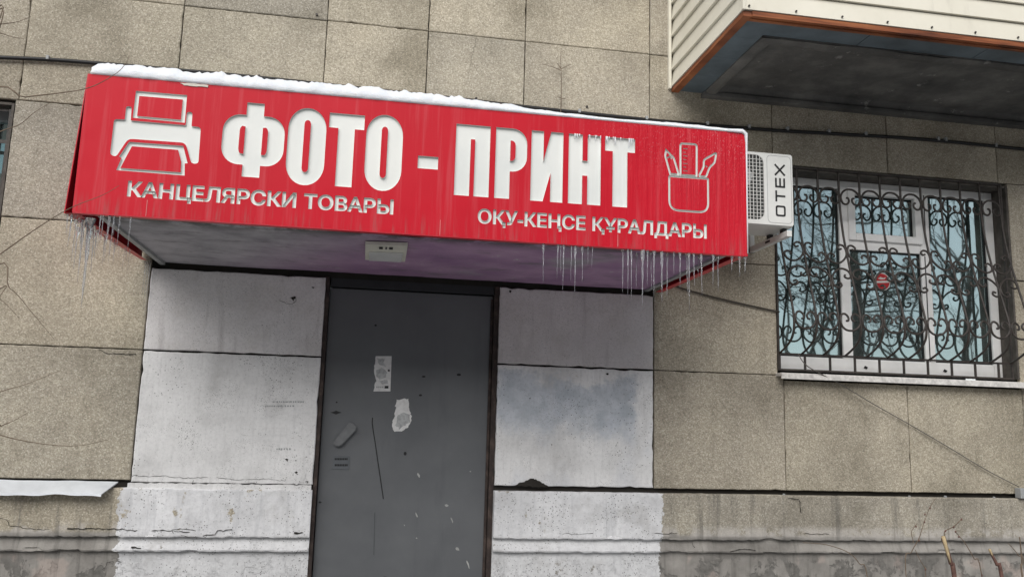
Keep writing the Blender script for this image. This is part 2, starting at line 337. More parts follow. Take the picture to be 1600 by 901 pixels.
PANEL = mat_panel(); WORN = mat_panel_worn(); WORN2 = mat_panel_worn('thin_white_paint_panel', (.73, .71, .71), (.83, .81, .81)); WHITE = mat_white('white_paint_panel'); WBLUE = mat_white('white_paint_panel_scrubbed', True)
PLINTH = mat_plinth(); RED = mat_red(); INSET = mat_inset(); SOFFIT = mat_soffit(); CONC = mat_concrete(); DOOR = mat_door(); RUST = mat_rust()
WOOD = mat_wood(); SIDING = mat_siding(); SNOW = mat_snow(); ICE = mat_ice(); GLASS = mat_glass()
MORTAR = plain('dark_joint', (.035, .032, .028), .95, .1); BLACK = plain('black_rubber', (.012, .012, .013), .5, .4)
IRON = plain('wrought_iron', (.045, .037, .032), .5, .4, 0, .5, 30, .3); PVC = plain('white_upvc', (.84, .835, .82), .35, .45, 0, .06)
SILL = plain('dirty_white_sill', (.62, .60, .57), .6, .3, 0, .3, 25); BLUE = plain('blue_grey_board', (.115, .145, .165), .6, .3, 0, .3, 4)
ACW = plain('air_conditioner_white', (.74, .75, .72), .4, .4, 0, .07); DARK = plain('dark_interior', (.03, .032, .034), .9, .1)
REDD = plain('red_side_sheet', (.58, .010, .028), .4, .45, 0, .2); REVEAL = plain('dark_reveal', (.10, .09, .08), .9, .2, 0, .4, 14, .4, 60)  # window reveals: dark brown, mottled by noise
PAPER = plain('paper', (.66, .66, .65), .85, .2, 0, .12, 40); PAPER2 = plain('torn_paper_backing', (.42, .43, .43), .9, .15, 0, .3, 60)
ZINC = plain('weathered_zinc', (.66, .69, .72), .45, .4, .1, .14, 7); GREYM = plain('grey_metal', (.33, .34, .34), .5, .4, 0, .15)
CREAM = plain('yellowed_plastic', (.72, .70, .61), .5, .4, 0, .12); LENS = plain('lamp_lens', (.76, .76, .75), .2, .5, 0, .08)
BARK = plain('bark', (.085, .078, .066), .9, .2, 0, .4, 12); TWIG = plain('twig_bark', (.17, .13, .095), .8, .2, 0, .35, 40)
REDTWIG = plain('reddish_stem', (.14, .075, .06), .6, .3, 0, .4, 40); CUT = plain('cut_wood', (.50, .39, .23), .7, .2, 0, .2, 60)
CURTAIN = plain('dark_green_curtain', (.035, .07, .065), .9, .1, 0, .2, 6); FIR = plain('fir_needles', (.030, .050, .028), .8, .2, 0, .4, 3)

# ------------------------------------------------------------------ ground
def ground():
    n = N('trodden_snow_ground', .8, .3)
    c = n.ramp(n.noise(.7, 7, .65), [(.34, (.07, .068, .066)), (.5, (.24, .24, .24)), (.62, (.58, .60, .62))]); n.color(c); n.bump(n.noise(6, 8, .65), .6, .05)
    o = mk('ground', [(-220, -220, 0), (220, -220, 0), (220, 60, 0), (-220, 60, 0)], [(0, 1, 2, 3)], n.m); tag(o, kind='structure')
    st = MB(); st.box(-.6, 1.15, -1.0, .1, .004, .20, .01).box(-.5, 1.05, -.7, .1, .2, .36, .01); o = st.build('doorstep', CONC); tag(o, kind='structure')
ground()

# ------------------------------------------------------------------ building
bld = empty('apartment_building', (0, .3, 0))
tag(bld, 'apartment building faced with beige stone chip slabs, white painted beside the door', 'building')
H = [1.238, 1.955, 2.667, 3.352, 4.031, 4.71, 5.4]
XU = [-3.73, -2.885, -2.0435, -1.1965, -.3525, .2725, .8945, 1.731, 2.586, 3.4285, 4.27, 5.11, 5.95]
XL = [-3.0, -2.06, -1.242, -.2585, .7755, 1.7605, 2.6255, 3.4925, 4.345, 5.2, 6.05]
DOORX = (-.2585, .7755); DOORT = 2.427; WX = (2.592, 4.335); WZ = (1.962, 3.335); LWX = (-3.0, -2.06); LWZ = (1.955, 3.335)
PT = .032
def slab(x0, x1, z0, z1, m, g=.0026, dy=None, chip=1.0):
    """one facing slab: slightly uneven outline, worn arris, a little proud or shy of its neighbours"""
    x0 += g; x1 -= g; z0 += g; z1 -= g; y = (random.uniform(-.004, .003) if dy is None else dy)
    rim = []
    def side(a, b):
        L = math.hypot(b[0]-a[0], b[1]-a[1]); n = max(2, int(L/.035))
        for i in range(n):
            t = i/n; k = random.uniform(-.0012, .0012)*chip
            if random.random() < .03*chip: k -= random.uniform(.002, .006)
            dx, dz = (b[0]-a[0])/L, (b[1]-a[1])/L
            rim.append((a[0]+(b[0]-a[0])*t + dz*k, a[1]+(b[1]-a[1])*t - dx*k))
    c = [(x0, z0), (x1, z0), (x1, z1), (x0, z1)]
    for i in range(4): side(c[i], c[(i+1) % 4])
    n = len(rim); cx, cz = (x0+x1)/2, (z0+z1)/2; tx = random.uniform(-.002, .002); b = .0045
    v = [(x, PT, z) for x, z in rim] + [(x, y+b*.8+tx*(x-cx), z) for x, z in rim]
    v += [(x + (b if x < cx else -b)*min(1, abs(x-cx)*8), y+tx*(x-cx), z + (b if z < cz else -b)*min(1, abs(z-cz)*8)) for x, z in rim]
    f = [(i, (i+1) % n, n+(i+1) % n, n+i) for i in range(n)] + [(n+i, n+(i+1) % n, 2*n+(i+1) % n, 2*n+i) for i in range(n)] + [tuple(range(2*n, 3*n))]
    return mk('wall_slab', v, f, m, bld)
for zi in (3, 4, 5):
    for i in range(len(XU)-1): slab(XU[i], XU[i+1], H[zi], H[zi+1], PANEL)
for zi in (1, 2):
    for i in range(len(XL)-1):
        x0, x1 = XL[i], XL[i+1]; z0, z1 = H[zi], H[zi+1]
        if i == 0: continue
        if 2.6 < (x0+x1)/2 < 4.34 and zi >= 1: continue
        if i in (2, 3, 4):
            if i == 3: continue
            if zi == 1: slab(x0, x1, z0, 2.427, WORN if i == 4 else WORN2, .005, 0.0, 1.6)
            continue
        if abs(x1-2.6255) < .01: x1 = 2.59
        if abs(x0-4.345) < .01: x0 = 4.337
        slab(x0, x1, z0, z1, PANEL)
for i in range(len(XL)-1):
    if i == 3: continue
    m = {2: WHITE, 4: WBLUE}.get(i, PANEL); slab(XL[i], XL[i+1], H[0] - (.012 if i == 2 else 0), H[1]-(.03 if WX[0]-.1 < XL[i] < WX[1]-.1 else 0), m, .0055 if i in (2, 4) else .0026, 0.0 if i in (2, 4) else None, 1.8 if i in (2, 4) else 1)
# core wall behind the slabs with its openings
def core():
    xs = [-4, LWX[0], LWX[1], DOORX[0], DOORX[1], WX[0], WX[1], 6.2]; zs = [0, 1.955, 1.962, 2.427, 3.335, 6]
    mb = MB()
    for i in range(len(xs)-1):
        for j in range(len(zs)-1):
            cx, cz = (xs[i]+xs[i+1])/2, (zs[j]+zs[j+1])/2
            if DOORX[0] < cx < DOORX[1] and cz < DOORT: continue
            if WX[0] < cx < WX[1] and WZ[0] < cz < WZ[1]: continue
            if LWX[0] < cx < LWX[1] and LWZ[0] < cz < LWZ[1]: continue
            mb.box(xs[i], xs[i+1], PT-.002, .42, zs[j], zs[j+1])
    mb.build('core_wall', MORTAR, bld)
core()
# mortar squeezed below the left painted slabs
def mortar_strip():
    rng = random.Random(3); n = 60; x0, x1 = -1.25, -.27; top = []; bot = []
    for i in range(n+1):
        x = x0+(x1-x0)*i/n; top.append((x, 1.226+rng.uniform(-.003, .004))); bot.append((x, 1.197))
    MB().prism(bot+top[::-1], -.012, .04).build('mortar_strip', WHITE, bld)
mortar_strip()
# plinth left and right of the door
def plinth(x0, x1, zt):
    prof = [(.06, zt), (-.024, zt), (-.030, zt-.006), (-.031, .950), (-.029, .944), (.001, .941), (-.001, .926), (-.009, .906), (-.019, .888), (-.025, .876), (-.022, .868), (.007, .865), (.007, .5), (.007, 0), (.06, 0)]
    nx = int((x1-x0)/.015); v = []; f = []; m = len(prof)
    for i in range(nx+1):
        x = x0+(x1-x0)*i/nx
        for j, (y, z) in enumerate(prof):
            k = 0.0 if j in (0, m-1) else 1.0
            dz = noise.noise(Vector((x*6, z*3, 0)))*.0035 + (noise.noise(Vector((x*22, z*9, 4)))*.004)
            dy = noise.noise(Vector((x*9, z*7, 9)))*.004
            if j in (3, 4, 9, 10):
                ch = noise.noise(Vector((x*5, j, 2)))
                if ch > .30: dy += .016*min(1, (ch-.30)/.15); dz += .012*min(1, (ch-.30)/.2)
                dz += noise.noise(Vector((x*38, j, 6)))*.004
            v.append((x, y+dy*k, z+dz*k))
    for i in range(nx):
        for j in range(m-1): a = i*m+j; f.append((a, a+1, a+m+1, a+m))
    f.append(tuple(range(m))); f.append(tuple(nx*m+j for j in range(m)))
    mk('plinth', v, f, PLINTH, bld)
plinth(-4.0, -.262, 1.200); plinth(.778, 6.2, 1.212)

# ---- entrance door (part of the building)
LX0, LX1, LZ1, LY = -.236, .745, 2.372, .060
dr = empty('entrance_door', (.26, .06, .36)); dr.parent = bld; dr.location = Vector((.26, .06, .36)) - bld.location
def dpart(mb, name, m, smooth=False): return mb.build(name, m, dr, smooth)
dpart(MB().box(LX0, LX1, LY, LY+.05, .37, LZ1, .003), 'leaf', DOOR)
dpart(MB().box(DOORX[0]-.004, LX0-.004, .012, .16, .30, 2.43, .003), 'jamb', RUST)
dpart(MB().box(LX1+.005, DOORX[1]+.004, .02, .16, .30, 2.43, .003), 'jamb', RUST)
dpart(MB().box(DOORX[0]+.024, LX1+.004, .03, .16, LZ1+.006, 2.432, .003), 'head', plain('dark_head_frame', (.03, .032, .035), .6, .3))
dpart(MB().box(LX1-.012, LX1+.002, LY-.012, LY-.001, .37, LZ1-.02), 'edge_strip', RUST)
dpart(MB().box(DOORX[0]+.03, LX1+.03, .17, .2, .3, 2.43), 'backing', DARK)
def dp(px, py): p = at(px, py, LY-.002); return p.x, p.z
# pivoting lock cover
cov = [dp(*q) for q in [(545, 660), (551, 661), (556, 666), (556, 672), (534, 695), (529, 697), (524, 696), (521, 691)]]
bm = bmesh.new(); fr = bm.faces.new([bm.verts.new((x, LY-.004, z)) for x, z in cov]); r = bmesh.ops.extrude_face_region(bm, geom=[fr])
for q in r['geom']:
    if isinstance(q, bmesh.types.BMVert): q.co.y -= .024
bmesh.ops.recalc_face_normals(bm, faces=bm.faces)
bmesh.ops.bevel(bm, geom=[e for e in bm.edges if all(q.co.y < LY-.015 for q in e.verts)], offset=.004, segments=2, affect='EDGES'); bm.verts.index_update()
mk('lock_cover', [q.co[:] for q in bm.verts], [[q.index for q in f.verts] for f in bm.faces], plain('lock_cover_grey', (.15, .155, .16), .4, .5, 0, .15, 30), dr); bm.free()
def patch(name, pts, m, dep=.0012, y=LY): return dpart(MB().prism([dp(*q) for q in pts], y-dep-.0008, y-.0004), name, m)
patch('keyhole', [(516, 644), (522, 642.5), (525, 641), (529, 642.5), (534, 644), (529, 645.5), (525, 647), (521, 645.5)], BLACK)
def plate():
    a = [dp(*q) for q in [(521, 711), (547, 712), (545, 733), (519, 732)]]
    p = MB().prism(a, LY-.004, LY-.0004).build('maker_plate', plain('plate_grey', (.10, .108, .118), .4, .5), dr)
    for r, y in ((0, 716.5), (1, 726)):   # two unreadable dark rows
        for k in range(8):
            x = 523.0+k*2.6; dpart(MB().prism([dp(x, y-1.6), dp(x+1.9, y-1.6), dp(x+1.9, y+1.6), dp(x, y+1.6)], LY-.0052, LY-.004), 'print_mark', BLACK)
plate()
scr = [(582, 652), (581.5, 660), (583, 672), (586, 690), (590, 718), (594, 745), (599, 779)]
patch('scratch', [(x-.7, y) for x, y in scr]+[(x+.8, y) for x, y in scr[::-1]], BLACK)
patch('scratch', [(585, 800), (586.2, 800), (584.6, 866), (583.6, 866)], plain('faint_scratch', (.085, .09, .095), .5, .3))
SCUFF = plain('pale_scuff', (.36, .36, .35), .8, .2)
for x, y, a, b in [(654, 742, 2, 5), (651, 804, 1.5, 5), (698, 789, 3.5, 3), (706, 812, 1.2, 6), (715, 857, 3.5, 4), (731, 880, 1.5, 8), (735, 736, 1.4, 1), (651, 840, 1.4, 1.2), (632, 820, 1, 1.6)]:
    rr = random.Random(int(x*7)); pts = [(x+a*math.cos(t)*rr.uniform(.45, 1.15)+b*.3*math.sin(t), y+b*math.sin(t)*rr.uniform(.5, 1.1)) for t in [k*math.pi/4.5 for k in range(9)]]
    patch('scuff', pts, SCUFF)
for x, y, a, b in [(587, 508, 2, 1.6), (717, 585, 3.5, 2), (657, 617, 2.6, 1.6), (662, 588, 3, 1.4), (526, 628, 1.5, 1.2), (500, 784, 2.5, 1.5), (633, 708, 2.4, 3)]:
    patch('chip', [(x+a*math.cos(t), y+b*math.sin(t)) for t in [k*math.pi/4 for k in range(8)]], BLACK)

# ---- torn papers on the door
def jag(pts, amp, seed, step=3.0, keep=()):
    rr = random.Random(seed); out = []
    for i in range(len(pts)):
        a, b = pts[i], pts[(i+1) % len(pts)]; L = math.dist(a, b); n = max(1, int(L/step))
        for k in range(n):
            t = k/n; j = 0 if i in keep else rr.uniform(-amp, amp); out.append((a[0]+(b[0]-a[0])*t+j, a[1]+(b[1]-a[1])*t+(0 if i in keep else rr.uniform(-amp, amp))))
    return out
p1 = empty('paper_notice', (dp(598, 583)[0], LY, dp(598, 583)[1])); tag(p1, 'small torn white paper notice high on the grey door', 'notice')
o = MB().prism([dp(*q) for q in jag([(587, 556), (612, 556), (610, 611), (584, 611), (587, 595), (584, 578)], 1.0, 3, 3, (0, 1, 2))], LY-.0022, LY-.0006).build('sheet', PAPER, p1)
for pts in ([(589, 559), (601, 560), (599, 566), (604, 573), (596, 571), (591, 566)], [(588, 577), (597, 574), (605, 582), (603, 590), (594, 592), (588, 588)], [(592, 594), (604, 593), (606, 599), (596, 600)]):
    MB().prism([dp(*q) for q in jag(pts, .9, 5, 2.5)], LY-.0030, LY-.0022).build('torn_layer', PAPER2, p1)
MB().prism([dp(*q) for q in [(601, 602.5), (607, 602.5), (606.8, 606.5), (600.8, 606.5)]], LY-.0030, LY-.0022).build('print_mark', BLACK, p1)
for k in range(4): MB().prism([dp(*q) for q in [(588+k*3, 603.2), (590+k*3, 603.2), (590+k*3, 605.6), (588+k*3, 605.6)]], LY-.0030, LY-.0022).build('print_mark', GREYM, p1)
MB().prism([dp(*q) for q in [(606, 577), (609, 577), (609, 580), (606, 580)]], LY-.0030, LY-.0022).build('print_mark', BLACK, p1)
p2 = empty('paper_scrap', (dp(628, 648)[0], LY, dp(628, 648)[1])); tag(p2, 'ragged white paper scrap left glued on the grey door below the notice', 'paper scrap')
MB().prism([dp(*q) for q in jag([(619, 622), (625, 625), (631, 622), (639, 623), (640, 640), (643, 652), (641, 662), (634, 670), (625, 674), (614, 673), (613, 660), (617, 650)], 1.3, 8, 2.4)], LY-.0024, LY-.0006).build('sheet', PAPER, p2)
MB().prism([dp(*q) for q in jag([(622, 648), (632, 644), (640, 648), (641, 658), (633, 664), (624, 670), (618, 664)], 1.3, 9, 2.6)], LY-.0032, LY-.0024).build('torn_layer', PAPER2, p2)

# ---- marks on the painted slabs: damaged spots and dark print
def wpatch(name, pts, m, y=0.0, dep=.0016): 
    return MB().prism([(at(*q, y).x, at(*q, y).z) for q in pts], y-dep-.002, y+.004).build(name, m, bld)
for x, y, s in [(458, 466, 6), (489, 449, 3.0), (448, 718, 3.2), (463, 738, 3.2), (462, 719, 1.5), (480, 752, 3), (949, 584, 3.2), (797, 455, 3), (862, 694, 1.6), (828, 622, 2), (410, 508, 1.2)]:
    wpatch('chipped_spot', jag([(x-s*.8, y-s*.2), (x-s*.1, y-s*.45), (x+s*.7, y-s*.3), (x+s*.3, y+s*.2), (x+s*.25, y+s*.7), (x-s*.2, y+s*.3)], s*.22, int(x), 1.5), MORTAR)
rr = random.Random(12)
for row, (x0, x1, y) in enumerate([(426, 474, 627.5), (414, 458, 634), (432, 452, 701)]):   # illegible stencilled rows
    x = x0
    while x < x1:
        wd = rr.uniform(1.2, 3.2); wpatch('stencil_mark', [(x, y-1.4+rr.uniform(-.5, .5)), (x+wd, y-1.2), (x+wd*.9, y+1.2+rr.uniform(-.6, .6)), (x, y+1)], GREYM, 0, .0004); x += wd+rr.uniform(.6, 2.0)
wpatch('broken_corner', jag([(805, 758), (816, 753), (828, 748), (838, 748), (847, 754), (858, 760), (840, 761)], 1.2, 44, 2.5), MORTAR, -.003)
wpatch('white_daub', jag([(452, 733), (460, 728), (472, 730), (478, 740), (474, 752), (462, 757), (452, 750)], 1.5, 46, 3), WHITE, -.001, .0002)
def crack(pts, seed, r=.0018, y=-.001, m=None):
    q = jag(pts, 1.1, seed, 4.0)[:-max(1, int(math.dist(pts[-1], pts[0])/4.0))]; P = [at(a, b, y) for a, b in q]
    MB().tube(P, [r*random.uniform(.4, 1.3) for _ in P], 4).build('crack', MORTAR, bld)
for i, (pts, r, y) in enumerate([([(238, 829), (262, 828), (300, 832)], .0025, -.032), ([(272, 833), (268, 826), (285, 826), (310, 829)], .0018, -.032), ([(283, 836), (300, 838), (312, 840)], .0018, -.03), ([(318, 836), (335, 834), (340, 829), (362, 827), (367, 832)], .0022, -.032),
        ([(105, 826), (150, 825), (190, 826), (218, 829)], .003, -.032), ([(0, 808), (10, 812), (15, 820), (40, 825), (80, 827)], .0016, -.032), ([(160, 890), (168, 878), (180, 875), (195, 879)], .0016, -.002), ([(205, 854), (215, 855), (226, 856)], .005, -.026),
        ([(460, 831), (468, 832), (476, 831)], .008, -.032), ([(436, 470), (448, 474), (456, 476), (464, 470), (460, 462)], .0014, -.001), ([(155, 545), (165, 552), (178, 552), (182, 547)], .0022, -.001), ([(178, 551), (195, 553), (212, 552), (219, 549)], .0026, -.001),
        ([(206, 742), (230, 744), (255, 743), (290, 746), (330, 745)], .0011, -.002), ([(340, 746), (370, 749), (420, 748), (450, 751)], .0010, -.002), ([(302, 750), (301, 756), (303, 763)], .0022, -.013), ([(880, 833), (905, 834), (930, 832)], .0016, -.032), ([(1022, 832), (1045, 833), (1062, 831)], .002, -.032),
        ([(1230, 778), (1248, 779), (1251, 790), (1251, 806)], .0022, -.032), ([(1258, 833), (1280, 834), (1300, 833)], .0018, -.032), ([(1085, 855), (1082, 846), (1086, 840)], .0015, -.02), ([(1140, 862), (1155, 858), (1172, 857), (1185, 862)], .0022, -.026), ([(600, 900), (610, 900)], .001, -.01),
        ([(1060, 600), (1070, 612), (1078, 622)], .0012, -.001), ([(1115, 688), (1124, 704), (1131, 722), (1135, 735)], .0012, -.001), ([(745, 60), (735, 100), (730, 130)], .0008, -.001), ([(647, 85), (646, 130)], .0009, -.001)]):
    crack(pts, 200+i, r, y)
rr = random.Random(4)
for x in (1224, 1420, 1476, 1552):
    p = at(x, 769+(x-1224)*.018, 0); s = rr.uniform(.006, .014)
    MB().prism([(p.x-s, 1.213), (p.x+s*.9, 1.213), (p.x+s*.5, 1.213+s), (p.x-s*.3, 1.213+s*1.2)], -.012, .0).build('mortar_crumb', GREYM, bld)

# ---- right window (part of the building)
win = empty('window', (3.46, .15, 1.97)); win.parent = bld; win.location = Vector((3.46, .15, 1.97)) - bld.location
def wp(mb, name, m, smooth=False): return mb.build(name, m, win, smooth)
x0, x1 = WX; z0, z1 = WZ
wp(MB().box(x0, x0+.012, -.001, .16, z0+.03, z1), 'reveal', REVEAL); wp(MB().box(x1-.014, x1, -.001, .16, z0+.03, z1), 'reveal', REVEAL)
wp(MB().box(x0+.013, x1-.015, .002, .16, z1-.016, z1-.001), 'reveal', REVEAL)
FY0, FY1 = .13, .19; a0, a1 = x0+.013, x1-.016; b0, b1 = 1.998, z1-.018; FW = .062
def bar(xa, xb, za, zb, ya=FY0, yb=FY1, nm='frame_bar'): return wp(MB().box(xa, xb, ya, yb, za, zb, .004), nm, PVC)
bar(a0, a0+FW, b0, b1); bar(a1-FW, a1, b0, b1); bar(a0+FW+.001, a1-FW-.001, b1-FW*.9, b1, FY0+.001); bar(a0+FW+.001, a1-FW-.001, b0, b0+.095, FY0+.001)
m1 = 3.165; m2 = 3.775
bar(m1-.035, m1+.035, b0+.096, b1-FW*.9-.001); bar(m2-.037, m2+.037, b0+.096, b1-FW*.9-.001)
TZ = 2.875; bar(m1+.036, m2-.038, TZ-.035, TZ+.035, FY0+.002)
def sash(xa, xb, za, zb, t=.05):
    for q in ((xa, xa+t, za, zb), (xb-t, xb, za, zb), (xa+t+.0005, xb-t-.0005, za, za+t), (xa+t+.0005, xb-t-.0005, zb-t, zb)):
        wp(MB().box(q[0], q[1], FY0-.018, FY0+.03, q[2], q[3], .004), 'sash_bar', PVC)
sash(m1+.028, m2-.030, TZ+.028, b1-FW*.9+.012)
GA = plain('gasket', (.01, .011, .012), .6, .3)
def pane(xa, xb, za, zb):
    wp(MB().box(xa, xb, .158, .164, za, zb), 'pane', GLASS)
    g = .009
    for q in ((xa, xa+g, za, zb), (xb-g, xb, za, zb), (xa+g, xb-g, za, za+g), (xa+g, xb-g, zb-g, zb)): wp(MB().box(q[0], q[1], .147, .157, q[2], q[3]), 'gasket', GA)
pane(a0+FW, m1-.035, b0+.095, b1-FW*.9); pane(m1+.078, m2-.080, TZ+.078, b1-FW*.9-.038); pane(m1+.035, m2-.037, b0+.095, TZ-.035); pane(m2+.037, a1-FW, b0+.095, b1-FW*.9)
wp(MB().box(m2-.012, m2-.006, FY0-.003, FY0+.002, b0+.1, TZ-.05), 'seam', GA); wp(MB().box(m2-.012, m2-.006, FY0-.021, FY0-.0185, TZ+.04, b1-FW), 'seam', GA)
wp(MB().box(x0-.02, 5.0, -.075, .13, 1.948, 1.968, .003).box(x0-.02, 5.0, -.076, -.070, 1.930, 1.955), 'sill', SILL)
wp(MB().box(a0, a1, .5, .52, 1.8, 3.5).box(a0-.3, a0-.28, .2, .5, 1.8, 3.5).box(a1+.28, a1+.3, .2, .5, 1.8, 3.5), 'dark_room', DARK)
cu = MB(); n = 26
cv = [(4.02+.26*i/n, .24+.018*math.sin(i*1.7), z) for z in (2.0, 3.35) for i in range(n+1)]
cu.add(cv, [(i, i+1, n+2+i, n+1+i) for i in range(n)]); wp(cu, 'curtain', CURTAIN)
# drain caps on the bottom rail
for x in (3.27, 3.86): wp(MB().prism([(x, 2.035), (x+.02, 2.028), (x+.03, 2.04), (x+.01, 2.05)], FY0-.004, FY0), 'drain_mark', BLACK)
# red no-smoking sticker on the middle pane
stc = at(1378, 440, .156); st = empty('window_sticker', (stc.x, .156, stc.z)); tag(st, 'round red and white warning sticker on the middle window pane', 'sticker')
def ringpts(r, n=28, a0=0, a1=2*math.pi): return [(stc.x+r*math.cos(a0+(a1-a0)*i/n), stc.z+r*math.sin(a0+(a1-a0)*i/n)) for i in range(n)]
SR = plain('sticker_red', (.42, .02, .025), .5, .4); SW = plain('sticker_white', (.6, .58, .55), .5, .4)
MB().prism(ringpts(.062), .1550, .1574).build('disc', SW, st); MB().prism(ringpts(.056), .1542, .1550).build('red_field', SR, st)
MB().prism([(stc.x-.052, stc.z-.012), (stc.x+.052, stc.z-.004), (stc.x+.052, stc.z+.010), (stc.x-.052, stc.z+.002)], .1534, .1542).build('white_band', SW, st)
MB().prism([(stc.x-.03, stc.z+.02), (stc.x-.012, stc.z+.032), (stc.x+.012, stc.z+.026), (stc.x+.03, stc.z+.034), (stc.x+.02, stc.z+.018), (stc.x-.008, stc.z+.014)], .1534, .1542).build('white_symbol', SW, st)

# ---- window at the left edge
lw = empty('window', (-2.5, .15, 1.96)); lw.parent = bld; lw.location = Vector((-2.5, .15, 1.96)) - bld.location
for q in ((-2.105, -2.062, .12, .18, 1.97, 3.325), (-2.99, -2.94, .12, .18, 1.97, 3.325), (-2.939, -2.106, .121, .18, 3.26, 3.325), (-2.939, -2.106, .121, .18, 1.97, 2.04)):
    MB().box(*q, .004).build('frame_bar', GREYM, lw)
MB().box(-2.94, -2.105, .155, .161, 2.04, 3.26).build('pane', GLASS, lw)
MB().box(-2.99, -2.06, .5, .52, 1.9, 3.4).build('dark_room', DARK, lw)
MB().box(-2.074, -2.061, -.001, .12, 1.96, 3.33).build('reveal', REVEAL, lw)
MB().box(-2.99, -2.075, -.001, .12, 3.318, 3.332).build('reveal', REVEAL, lw)
lg = empty('window_grille', (-2.5, -.03, 1.96)); tag(lg, 'dark iron window bars at the left edge of the wall', 'grille')
for i in range(7): MB().box(-2.98+i*.148, -2.966+i*.148, .02, .034, 1.99, 3.3).build('bar', IRON, lg)
for z in (2.0, 3.1, 3.29): MB().box(-2.985, -2.077, .035, .042, z, z+.02).build('rail', IRON, lg)
MB().tube([(-2.09, .03, 2.76), (-2.12, -.02, 2.70), (-2.2, -.03, 2.66)], .008).build('hook', IRON, lg)

# ------------------------------------------------------------------ wrought iron grille of the right window
GX = [2.598+.1515*k for k in range(12)]
PROF = [(3.345, -.004), (3.2, -.005), (3.06, -.014), (2.93, -.032), (2.81, -.058), (2.66, -.10), (2.52, -.143), (2.40, -.180), (2.30, -.203), (2.22, -.196), (2.165, -.155), (2.125, -.085), (2.095, -.008)]
def gy(z):
    if z >= PROF[0][0]: return PROF[0][1]
    for (za, ya), (zb, yb) in zip(PROF, PROF[1:]):
        if zb <= z <= za: return ya+(yb-ya)*(za-z)/(za-zb)
    return PROF[-1][1]
gr = empty('window_grille', (3.43, 0, 1.97)); tag(gr, 'bellied wrought iron window grille with scrolls over the white framed window', 'grille')
def gp(mb, name, smooth=True): return mb.build(name, IRON, gr, smooth)
vbar = catmull([(0, y, z) for z, y in PROF], 3)
for k, x in enumerate(GX): gp(MB().tube([(x, p.y, p.z) for p in vbar], .0078, 6), 'bar')
for z, ya in ((3.338, -.004), (2.093, -.006), (1.992, -.006)): gp(MB().box(GX[0]-.008, GX[-1]+.01, ya-.007, ya+.006, z-.006, z+.006), 'rail', False)
for k in range(10): xx = GX[0]+.175*k+.0; gp(MB().box(xx-.006, xx+.006, -.011, .0, 1.985, 2.09), 'short_bar', False)
for x in (GX[0]-.006, GX[-1]+.012): gp(MB().box(x-.006, x+.006, -.012, 0, 1.985, 3.345), 'side_bar', False)
W = .1515
HALF = [(0, .46), (.20, .42), (.38, .26), (.455, .02), (.38, -.24), (.21, -.30), (.08, -.16), (.10, .0), (.19, .02)]
def scroll(pts, name, r=.0072):
    q = catmull([(x, 0, z) for x, z in pts], 4); gp(MB().tube([(p.x, gy(p.z)-.006, p.z) for p in q], r, 5), name)
    return q
for k in range(11):
    cx = (GX[k]+GX[k+1])/2
    for zc, s in ((3.150, 1), (2.300, -1)):
        h = [(cx+x*W, zc+z*W*s*.92) for x, z in HALF]; hm = [(cx-x*W, zc+z*W*s*.92) for x, z in HALF]
        scroll(hm[::-1]+h[1:], 'scroll')
SS = [(.24, .44), (.36, .40), (.42, .54), (.28, .66), (.10, .58), (.035, .28), (.10, .0), (.32, -.28), (.60, -.40), (.86, -.28), (.94, -.02), (.80, .14), (.64, .06), (.68, -.06)]
for row, zc, s, par in ((0, 2.735, 1, 1), (1, 2.60, -1, 0)):
    for k in range(12):
        if k % 2 != par: continue
        for d in (-1, 1):
            if not (0 <= k+d <= 11): continue
            scroll([(GX[k]+d*x*W, zc+z*W*s*.82) for x, z in SS], 'scroll')

# ------------------------------------------------------------------ balcony (part of the building)
bal = empty('balcony', (3.5, -.5, 3.8)); bal.parent = bld; bal.location = Vector((3.5, -.5, 3.8)) - bld.location
BX, BY, BZ, BE = 1.884, -1.08, 3.812, 5.6
def bp(mb, name, m, sm=False): return mb.build(name, m, bal, sm)
nb = 9; hb = .117
for i in range(nb):        # lapped boards of the side and the front
    za = BZ+i*hb+.002; zb = za+hb-.006
    # side board: section leans out at the foot
    bp(MB().add([(BX-.012, BY+.004, za), (BX-.012, -.005, za), (BX+.006, -.005, zb), (BX+.006, BY+.004, zb), (BX+.02, BY+.004, za), (BX+.02, -.005, za), (BX+.02, -.005, zb), (BX+.02, BY+.004, zb)],
        [(0, 1, 2, 3), (4, 7, 6, 5), (0, 4, 5, 1), (3, 2, 6, 7), (0, 3, 7, 4), (1, 5, 6, 2)]), 'siding_board', SIDING)
    bp(MB().add([(BX+.002, BY-.012, za), (BE, BY-.012, za), (BE, BY+.004, zb), (BX+.002, BY+.004, zb), (BX+.002, BY+.018, za), (BE, BY+.018, za), (BE, BY+.018, zb), (BX+.002, BY+.018, zb)],
        [(0, 1, 2, 3), (4, 7, 6, 5), (0, 4, 5, 1), (3, 2, 6, 7), (0, 3, 7, 4), (1, 5, 6, 2)]), 'siding_board', SIDING)
bp(MB().box(BX-.016, BX+.0, BY-.016, BY+.003, BZ, BZ+nb*hb), 'corner_trim', SIDING); bp(MB().box(BX-.030, BX-.013, -.026, -.001, BZ-.012, BZ+nb*hb), 'wall_trim', SIDING)
bp(MB().box(BX+.024, BX+.06, BY+.024, -.01, BZ+.012, 5.2).box(BX+.06, BE, BY+.024, BY+.05, BZ+.012, 5.2), 'inner_frame', DARK)
bp(MB().box(BX-.006, BX+.042, BY+.001, -.004, BZ-.030, BZ-.002), 'bottom_plank', WOOD); bp(MB().box(BX+.043, BE, BY-.006, BY+.055, BZ-.030, BZ-.002), 'bottom_plank', WOOD)
bp(MB().box(BX+.045, BE, BY+.020, BY+.030, BZ-.036, BZ-.0305), 'plank_bead', WOOD)
